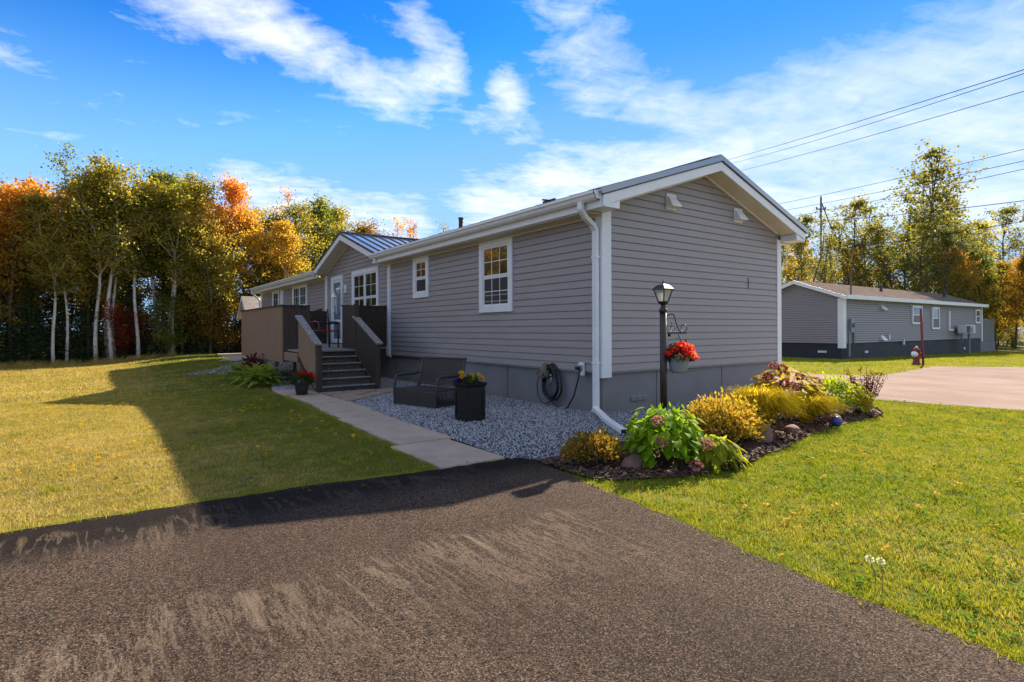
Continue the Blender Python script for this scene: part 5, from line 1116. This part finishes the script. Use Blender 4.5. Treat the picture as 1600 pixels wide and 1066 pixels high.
for px, py, Yp, kd, pi, lm_, lab in front:
    x, H = topH(px, py, Yp); pr = (PB if kd == 'b' else PM)[pi]
    tree(kd, pr, x, Yp, H*.98, 10.3, lab, lm_, group='trees along the edge of the wood', wide=1.08 if kd == 'b' else (.8 if px == 348 else 1.))
for px, py, Yp, pi, lm_, lab in [(425, 290, 33, 0, leaf_orange, 'bare-twigged tree poking above the golden crowns'), (605, 338, 34, 1, leaf_gold, 'sparse golden tree above the entrance gable roof'), (640, 338, 35, 2, leaf_orange, 'thin orange tree beyond the metal gable roof'), (680, 344, 36, 0, leaf_birch, 'smallest sparse tree left of the roof vent pipe'), (140, 230, 28.9, 1, leaf_green, 'thin green sapling crown above the golden maple'), (660, 352, 38, 1, leaf_brown, 'small bare twiggy tree between the two thin ones')]:
    x, H = topH(px, py, Yp); tree('d', PS[pi], x, Yp, H, 10, lab, lm_, group='sparse trees above the roof line')
# understory
for i, (px, Yp, pi, lm_, H, lab) in enumerate([(185, 28.6, 0, leaf_red, 2.9, 'dark red young maple between the birch trunks'), (212, 29.4, 1, leaf_red, 2.6, 'small red sapling behind the crooked birch'), (300, 28.6, 2, leaf_brown, 4.2, 'dull brown bush near the right of the wood edge'), (350, 27.8, 1, leaf_brown, 3.2, 'brownish bush left of the shed'),
        (265, 28.0, 1, leaf_green, 3.2, 'green bush right of the crooked birch'), (320, 28.2, 0, leaf_brown, 3.4, 'olive bush at the wood edge left of the shed')]):
    x, _ = atpx(px, Yp); tree('u', PU[pi], x, Yp, H, 3.2, lab, lm_, group='bushes under the wood edge', wide=1.1)
rg = random.Random(77)
for i in range(30):      # dark spruces filling the wood edge
    x = -13.5+i*.62+rg.uniform(-.3, .3); y = 28.5+rg.uniform(0, .9)+(1.2 if i % 2 else 0)
    tree('s', PC[i % 2], x, y, rg.uniform(3.4, 5.0), 7, 'dark low spruce filling the shade behind the birch trunks', group='spruces behind the wood edge', wide=1.5)
for i in range(46):      # the wood behind
    y = 31.5+(i % 4)*2.3+rg.uniform(-.8, .8); x = -30+ (i//4)*3.5+rg.uniform(-1.4, 1.4)
    if x > 7: continue
    kd = rg.choice('bmm'); pr = (PB if kd == 'b' else PM)[rg.randrange(4)]; lm_ = rg.choice([leaf_birch, leaf_gold, leaf_orange, leaf_green, leaf_birch, leaf_brown])
    tree('d', pr, x, y, rg.uniform(8.2, 9.8) if x < -2 else rg.uniform(7, 8.2), 10.3, {'birch_leaves': 'yellow-green', 'gold_leaves': 'golden', 'orange_leaves': 'orange topped', 'green_leaves': 'still green', 'olive_brown_leaves': 'brownish'}[lm_.name]+' autumn tree deep in the wood beyond the left lawn', lm_, group='trees deep in the wood beyond the left lawn')
for i in range(34):
    x = -34+i*1.25+rg.uniform(-.5, .5); y = 31+rg.uniform(0, 7); tree('u', PU[i % 3], x, y, rg.uniform(2.6, 4.4), 3.2, (lc := rg.choice([(leaf_green, 'green'), (leaf_brown, 'brownish'), (leaf_green, 'green')]))[1]+' undergrowth bush in the shade of the wood', lc[0], group='undergrowth in the wood', wide=1.3)
for i in range(16):      # wood left of the view, seen in the windows
    x = -33+i*1.3; y = 27+rg.uniform(-1, 2)-(0 if x > -14 else (-(x+14))*.5); lc = rg.choice([(leaf_gold, 'golden'), (leaf_birch, 'yellow-green'), (leaf_orange, 'orange topped')]); tree('d', PM[i % 4], x, y, rg.uniform(8, 10), 10.3, lc[1]+' autumn tree at the wood edge left of the view', lc[0], group='trees at the wood edge left of the view')
# poplars behind the neighbour (Y about 16-22)
pop = [(1342, 335, 18.5, 4, leaf_poplar, 'slender poplar leaning left above the roof vent'), (1408, 345, 17.2, 0, leaf_poplar, 'airy poplar between the two bushy ones'), (1520, 345, 17.5, 1, leaf_birch, 'airy yellow-green poplar right of the orange maple'), (1488, 262, 18.6, 2, leaf_poplar, 'second highest poplar close behind the highest one'), (1243, 330, 17, 0, leaf_poplar, 'thin poplar left of the utility pole'), (1262, 372, 19, 1, leaf_gold, 'small golden poplar below the utility pole'), (1300, 385, 18, 2, leaf_brown, 'low brownish poplar right of the utility pole'),
       (1330, 372, 20, 3, leaf_poplar, 'leaning poplar above the left part of the neighbouring roof'), (1358, 305, 17.5, 1, leaf_poplar, 'tall narrow poplar left of the highest one'), (1392, 312, 19, 4, leaf_poplar, 'poplar touching the highest one on its left'),
       (1425, 300, 18, 2, leaf_poplar, 'bushy poplar directly beside the highest one'), (1470, 226, 17, 0, leaf_poplar, 'highest poplar of all, rising above the wires'), (1500, 300, 20, 3, leaf_poplar, 'poplar right of the highest one'),
       (1545, 355, 18, 4, leaf_poplar, 'leaning poplar with a bent bare stem'), (1585, 320, 19, 1, leaf_poplar, 'poplar at the right edge of the view'), (1620, 330, 17, 2, leaf_poplar, 'poplar cut off by the right edge of the view'), (1448, 330, 21, 4, leaf_birch, 'yellow-green poplar behind the highest one')]
for px, py, Yp, pi, lm_, lab in pop:
    x, H = topH(px, py, Yp); tree('p', PP[pi], x, Yp, H, 14.6, lab, lm_, group='poplars behind the neighbouring home', wide=1.15)
for px, py, Yp, pi, lm_, lab in [(1500, 400, 16, 0, leaf_orange, 'bright orange maple right of the highest poplar'), (1575, 405, 16.5, 1, leaf_brown, 'olive-brown maple at the right above the grey fence'), (1540, 425, 15.5, 2, leaf_birch, 'yellow-green maple above the right roof end'), (1610, 440, 12.5, 3, leaf_orange, 'orange-red maple at the right edge behind the grass'), (1580, 470, 11.5, 0, leaf_red, 'reddish bush-like maple right of the grey fence'), (1470, 430, 18, 2, leaf_gold, 'golden maple between the poplar stems')]:
    x, H = topH(px, py, Yp); tree('m', PP[pi] if pi in (0, 2) else PM[pi], x, Yp, H*.93, 14.6 if pi in (0, 2) else 10.3, lab, lm_, group='maples behind the neighbouring home', wide=1.25 if pi in (0, 2) else .9)
for i in range(34):
    px = 1225+i*12.5; x, _ = atpx(px, 20+rg.uniform(0, 8)); y = 21+rg.uniform(0, 9)
    tree('p', PP[i % 5], x*.0+atpx(px, y)[0], y, rg.uniform(8.2, 11.5), 14.6, (lc := rg.choice([(leaf_poplar, 'greyish green'), (leaf_gold, 'golden'), (leaf_brown, 'brownish'), (leaf_birch, 'yellow-green')]))[1]+' slender tree in the thicket behind the neighbouring home', lc[0], group='thicket behind the neighbouring home', wide=1.15)
for i in range(30):
    x = 27+i*1.7+rg.uniform(-.8, .8); y = 16.5+rg.uniform(0, 5) if x < 50 else 9.5+rg.uniform(0, 7); tree('u', PU[i % 3], x, y, rg.uniform(3, 4.6), 3.2, (lc := rg.choice([(leaf_brown, 'brownish'), (leaf_birch, 'yellow-green'), (leaf_green, 'green'), (leaf_red, 'red'), (leaf_gold, 'golden')]))[1]+' bush low in the thicket behind the neighbouring home', lc[0], group='bushes behind the neighbouring home', wide=1.4)
for i, (x, y, H) in enumerate([(51.5, 10.5, 10.5), (53.5, 12.5, 11.5), (56, 10.8, 11), (54.5, 14.5, 12), (58.5, 13, 11.5)]):
    tree('p', PP[i], x, y, H, 14.6, 'open crowned poplar shading the right half of the neighbouring roof', leaf_poplar, group='poplars past the right end of the neighbouring home', wide=1.3)
for i, (px, py, Yp) in enumerate([(1262, 335, 14.2), (1296, 368, 14.6), (1278, 352, 14.4)]):
    x, H = topH(px, py, Yp); tree('p', PS[i], x, Yp, H, 10, ['thin sapling left of the utility pole', 'thin sapling right of the utility pole', 'thin sapling in front of the utility pole'][i], leaf_poplar, group='saplings around the utility pole', wide=1.2)
for i in range(12):
    x = 53+i*1.5+rg.uniform(-.6, .6); y = 9+rg.uniform(-3, 3)-i*.3; tree('d', PM[i % 4], x, y, rg.uniform(6.5, 9), 10.3, (lc := rg.choice([(leaf_brown, 'brownish'), (leaf_birch, 'yellow-green'), (leaf_green, 'green'), (leaf_orange, 'orange topped'), (leaf_red, 'dark red')]))[1]+' autumn tree right of the neighbouring home', lc[0], group='trees right of the neighbouring home')

# ------------------------------------------------------------------ scattered ground cover (stuff)
src = bpy.data.collections.new('scatter_sources')
def scatter(name, pts, protos, scl, label_kind='stuff', tilt=.0, seed=0):
    """points (N,3) -> geometry nodes instances of the proto meshes, random turn and size"""
    cg = bpy.data.collections.new(name+'_pieces')
    for me in protos:
        o = bpy.data.objects.new(name+'_piece', me); cg.objects.link(o)
    me = bpy.data.meshes.new(name); me.vertices.add(len(pts)); me.vertices.foreach_set('co', np.asarray(pts, np.float32).ravel())
    rs = np.random.RandomState(seed); sa = me.attributes.new('size', 'FLOAT', 'POINT'); sa.data.foreach_set('value', (rs.uniform(scl[0], scl[1], len(pts)) if isinstance(scl, tuple) else scl).astype(np.float32))
    ob = bpy.data.objects.new(name, me); col.objects.link(ob); ob['kind'] = 'stuff'
    ng = bpy.data.node_groups.new(name, 'GeometryNodeTree'); ng.interface.new_socket('Geometry', in_out='INPUT', socket_type='NodeSocketGeometry'); ng.interface.new_socket('Geometry', in_out='OUTPUT', socket_type='NodeSocketGeometry')
    gi = ng.nodes.new('NodeGroupInput'); go = ng.nodes.new('NodeGroupOutput'); ip = ng.nodes.new('GeometryNodeInstanceOnPoints'); ci = ng.nodes.new('GeometryNodeCollectionInfo')
    ci.inputs['Collection'].default_value = cg; ci.inputs['Separate Children'].default_value = True; ci.inputs['Reset Children'].default_value = True
    na = ng.nodes.new('GeometryNodeInputNamedAttribute'); na.data_type = 'FLOAT'; na.inputs['Name'].default_value = 'size'
    rv = ng.nodes.new('FunctionNodeRandomValue'); rv.data_type = 'FLOAT_VECTOR'; rv.inputs[0].default_value = (-tilt, -tilt, 0); rv.inputs[1].default_value = (tilt, tilt, 6.283)
    L = ng.links.new; L(gi.outputs[0], ip.inputs['Points']); L(ci.outputs[0], ip.inputs['Instance']); ip.inputs['Pick Instance'].default_value = True
    ri = ng.nodes.new('FunctionNodeRandomValue'); ri.data_type = 'INT'; ri.inputs['Min'].default_value = 0; ri.inputs['Max'].default_value = len(protos)-1
    L([s for s in ri.outputs if s.enabled][0] if any(s.enabled for s in ri.outputs) else ri.outputs[2], ip.inputs['Instance Index'])
    L(rv.outputs[0], ip.inputs['Rotation']); L([s for s in na.outputs if s.enabled][0], ip.inputs['Scale']); L(ip.outputs[0], go.inputs[0])
    mdf = ob.modifiers.new('scatter', 'NODES'); mdf.node_group = ng; return ob
def tuft(seed, n, rad, h, w, mt):
    rg = random.Random(seed); mb = MB()
    for i in range(n):
        a = rg.uniform(0, 6.28); r = rad*math.sqrt(rg.random()); b = Vector((r*math.cos(a), r*math.sin(a), -.004)); a2 = rg.uniform(0, 6.28); ln_ = rg.uniform(.15, 1.1); hh = h*rg.uniform(.45, 1.1)
        d = Vector((math.cos(a2)*ln_*hh, math.sin(a2)*ln_*hh, hh)); s = Vector((-math.sin(a2+.6), math.cos(a2+.6), 0))*w*rg.uniform(.6, 1.2); m_ = b+d*.55+Vector((0, 0, hh*.12)); o = len(mb.v)
        mb.v += [tuple(b-s*.5), tuple(b+s*.5), tuple(m_+s*.42), tuple(m_-s*.42), tuple(b+d)]; mb.f += [(o, o+1, o+2, o+3), (o+3, o+2, o+4)]
    me = mb.mesh('tuft'); me.materials.append(mt); return me
grass_mid = grassmat('shaded_green_grass', [(.05, .10, .008), (.10, .15, .012), (.16, .19, .02), (.24, .22, .05), (.32, .26, .10)])  # greener blades near the house; tone of the shadowed lawn put into their colour
TG = [tuft(i, 28, .075, .029, .0032, grass_green) for i in range(6)]; TD = [tuft(20+i, 26, .075, .028, .0034, grass_dry) for i in range(6)]; TM = [tuft(60+i, 26, .075, .030, .0034, grass_mid) for i in range(6)]
TGF = [tuft(40+i, 22, .16, .05, .014, grass_green) for i in range(4)]; TDF = [tuft(50+i, 22, .16, .045, .013, grass_dry) for i in range(4)]
rs = np.random.RandomState(4)
cx, cy = P0.x, P0.y
excl = [dp, gravel_poly, bed_poly, street_poly, [(-3.42, -1.42), (-2.6, -1.42), (-2.45, 6.3), (-3.1, 6.3)], [(0, 0), (4.9, 0), (4.9, 22), (0, 22)], [(NX, NY), (NX+NL, NY), (NX+NL, NY+NW), (NX, NY+NW)], pad_poly]
def lawnpts(x0, x1, y0, y1, dens, dmin, dmax):
    n = int((x1-x0)*(y1-y0)*dens); x = rs.uniform(x0, x1, n); y = rs.uniform(y0, y1, n); dx, dy = x-cx, y-cy
    dep = dx*F.x+dy*F.y; lat = dx*RR.x+dy*RR.y; k = (dep > dmin) & (dep < dmax) & (np.abs(lat) < dep*1.05+1.5)
    x, y = x[k], y[k]
    ok = np.ones(len(x), bool)
    for p in excl: ok &= ~pip(x, y, p)
    x, y = x[ok], y[ok]; return np.stack([x, y, zg(x, y)], 1)
A1 = lawnpts(-3.1, 6, -9, 1, 520, 1.2, 10); A2 = lawnpts(-14, -2.4, -1.25, 9, 420, 1.5, 12)
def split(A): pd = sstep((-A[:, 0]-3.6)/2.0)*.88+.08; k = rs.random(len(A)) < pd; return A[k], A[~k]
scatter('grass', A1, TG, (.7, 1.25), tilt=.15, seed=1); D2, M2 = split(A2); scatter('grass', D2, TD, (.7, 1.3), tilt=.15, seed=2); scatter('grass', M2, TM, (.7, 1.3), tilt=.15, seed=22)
B1 = lawnpts(5, 56, -8, 16, 26, 10, 75); B2 = lawnpts(-30, -1, 4, 29.5, 42, 11.5, 45)
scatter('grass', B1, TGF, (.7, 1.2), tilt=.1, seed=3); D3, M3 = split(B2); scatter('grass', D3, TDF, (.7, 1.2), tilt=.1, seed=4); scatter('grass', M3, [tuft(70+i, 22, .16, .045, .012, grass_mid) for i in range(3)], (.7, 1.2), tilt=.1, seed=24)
# ragged lush edge along the asphalt, the walk and the bed
def edgepts(poly, i0, i1, per, off, spread):
    out = []
    for i in range(i0, i1):
        a, b2 = poly[i], poly[(i+1) % len(poly)]; L = math.dist(a, b2); n = int(L*per)
        nx_, ny_ = (b2[1]-a[1])/max(L, 1e-6), -(b2[0]-a[0])/max(L, 1e-6)
        for k in range(n):
            u = rs.random(); o = off+abs(rs.normal(0, spread)); out.append((a[0]+(b2[0]-a[0])*u-nx_*o, a[1]+(b2[1]-a[1])*u-ny_*o))
    o = np.array(out); return np.column_stack([o, zg(o[:, 0], o[:, 1])])
E1 = edgepts([(-16, -1.22), (-6.4, -1.20), (-5.3, -1.23), (-4.5, -1.27), (-3.5, -1.42)], 0, 4, 80, -.02, .07)
E2 = edgepts(drive_poly, 11, 18, 110, -.025, .06); E3 = edgepts([(-3.44, -1.4), (-3.32, .6), (-3.2, 2.5), (-3.1, 6.3)], 0, 3, 40, .0, .05)
scatter('grass', np.concatenate([E1, E2, E3, edgepts(bed_poly, 7, 14, 50, -.03, .05)*[1, 1, 1]]), [tuft(80+i, 26, .05, .034, .0034, grass_green) for i in range(4)], (.6, 1.3), tilt=.2, seed=5)
# tall dry fringe before the wood
n = 500; x = rs.uniform(-22, -3.0, n); y = rs.normal(27.6, .35, n); scatter('tall_grass', np.stack([x, y, zg(x, y)], 1), [tuft(90+i, 16, .15, .26, .010, grass_dry) for i in range(3)], (.5, 1.2), tilt=.1, seed=6)
CL = []
for _ in range(260):
    c_ = (A1 if rs.random() < .65 else A2)[rs.randint(min(len(A1), len(A2)))]; k = rs.randint(3, 12); CL.append(np.column_stack([c_[0]+rs.normal(0, .07, k), c_[1]+rs.normal(0, .07, k), np.full(k, c_[2])]))
CL = np.concatenate(CL); ok = ~pip(CL[:, 0], CL[:, 1], dp)&~pip(CL[:, 0], CL[:, 1], [(-3.42, -1.42), (-2.6, -1.42), (-2.45, 6.3), (-3.1, 6.3)]); scatter('weed_clumps', CL[ok], [tuft(120+i, 18, .04, .042, .0048, grass_green) for i in range(3)], (.6, 1.2), tilt=.2, seed=31)
# clover-like flat leaves in the right lawn
def clover(seed, mt):
    mb = MB(); rg = random.Random(seed)
    for i in range(7):
        a = rg.uniform(0, 6.28); r = rg.uniform(.01, .05); c_ = Vector((r*math.cos(a), r*math.sin(a), rg.uniform(.012, .035))); s = rg.uniform(.006, .012); b = rg.uniform(0, 6.28); o = len(mb.v)
        for k in range(5): mb.v.append(tuple(c_+Vector((math.cos(b+k*1.2566)*s, math.sin(b+k*1.2566)*s, rg.uniform(-.004, .006)))))
        mb.f.append(tuple(range(o, o+5)))
    me = mb.mesh('clover'); me.materials.append(mt); return me
clov_m = leafmat('clover_leaves', [(.08, .17, .008), (.13, .24, .01), (.19, .28, .012)], .5, .7, .03)
C1 = A1[rs.choice(len(A1), 2600, replace=False)]; scatter('clover', C1, [clover(i, clov_m) for i in range(4)], (.6, 1.2), tilt=.2, seed=7)
# yellow flowers on the left lawn, a few on the right
def flw(seed):
    mb = MB(); rg = random.Random(seed)
    for k in range(3):
        c_ = Vector((rg.uniform(-.02, .02), rg.uniform(-.02, .02), rg.uniform(.035, .07))); mb.tube([(c_.x, c_.y, 0), c_], .0012, 3, False); o = len(mb.v)
        mb.v.append(tuple(c_+Vector((0, 0, .003)))); s = .013
        for j in range(8): mb.v.append(tuple(c_+Vector((math.cos(j*.785)*s, math.sin(j*.785)*s, .004*(j % 2)))))
        mb.f += [(o, o+1+j, o+1+(j+1) % 8) for j in range(8)]
    me = mb.mesh('flower'); me.materials.append(petal_yel); return me
pts = []
for _ in range(120):
    c_ = A2[rs.randint(len(A2))] if rs.random() < .5 else B2[rs.randint(len(B2))]
    for k in range(rs.randint(1, 9)): pts.append([c_[0]+rs.normal(0, .35), c_[1]+rs.normal(0, .35)])
pts = np.array(pts); pts = pts[(pts[:, 0] < -3.5) & (pts[:, 1] > -1.1)]
q = A1[rs.choice(len(A1), 60)][:, :2]; pts = np.concatenate([pts, q]); scatter('yellow_flowers', np.column_stack([pts, zg(pts[:, 0], pts[:, 1])]), [flw(i) for i in range(3)], (.7, 1.3), tilt=.25, seed=8)
# gravel stones
def pebble(seed, mt, s=(1, .8, .6)):
    rg = random.Random(seed); mb = MB().ball((0, 0, 0), .009, 6, 4, s); mb.v = [tuple(c*(1+rg.uniform(-.22, .22)) for c in v) for v in mb.v]; me = mb.mesh('pebble'); me.materials.append(mt); return me
n = 150000; x = rs.uniform(-4.2, 5, n); y = rs.uniform(-2, 8.5, n); k = pip(x, y, gravel_poly)&~pip(x, y, [(0.02, .05), (5, .05), (5, 9), (.02, 9)]); x, y = x[k], y[k]
for f_ in flags+[[(a, c_), (b2, c_), (b2, d_), (a, d_)] for a, b2, c_, d_ in walk]: k = ~pip(x, y, f_); x, y = x[k], y[k]
scatter('gravel', np.stack([x, y, np.full(len(x), .016)+rs.uniform(0, .008, len(x))], 1), [pebble(i, stone_m) for i in range(6)], (.55, 1.35), tilt=1.5, seed=9)
n = 3500; x = rs.uniform(-4.2, 0, n); y = rs.uniform(8.5, 18, n); k = pip(x, y, gravel_poly); x, y = x[k], y[k]; scatter('gravel', np.stack([x, y, zg(x, y)+.018], 1), [pebble(i, stone_m) for i in range(4)], (1.2, 2.2), tilt=1.5, seed=10)
# bark chips
def chip(seed, mt):
    rg = random.Random(seed); mb = MB().box(-.02, .02, -.008, .008, -.003, .004); mb.v = [tuple(c*(1+rg.uniform(-.35, .35)) for c in v) for v in mb.v]; me = mb.mesh('chip'); me.materials.append(mt); return me
n = 9000; x = rs.uniform(-2.7, 4.3, n); y = rs.uniform(-3.1, -.9, n); k = pip(x, y, bed_poly); x, y = x[k], y[k]
scatter('bark_mulch', np.stack([x, y, np.full(len(x), .034)+rs.uniform(0, .014, len(x))], 1), [chip(i, mulch_m) for i in range(3)]+[chip(5, rock_m)], (.6, 1.5), tilt=.7, seed=11)
# fallen leaves
pts = np.concatenate([A2[rs.choice(len(A2), 120)], A1[rs.choice(len(A1), 60)]]); pts[:, 2] += .035
lb_ = np.column_stack([rs.uniform(-2.6, 3.4, 160), rs.uniform(-3.0, -1.3, 160)]); lb_ = lb_[pip(lb_[:, 0], lb_[:, 1], bed_poly)]; ld_ = np.column_stack([rs.uniform(-8, -2.8, 9), -1.35-np.abs(rs.normal(0, .12, 9))])
pts = np.concatenate([pts, np.column_stack([lb_, np.full(len(lb_), .06)]), np.column_stack([ld_, np.full(len(ld_), .03)])])
fm = leaf_mesh('fallen_leaf', .038, .028, .3, .2, 3, leaf_brown); scatter('fallen_leaves', pts, [fm], (.7, 1.2), tilt=.5, seed=12)
for o in S.objects:
    if o.type == 'MESH' and o.name.startswith('power_line'): o.data.polygons.foreach_set('use_smooth', [True]*len(o.data.polygons))
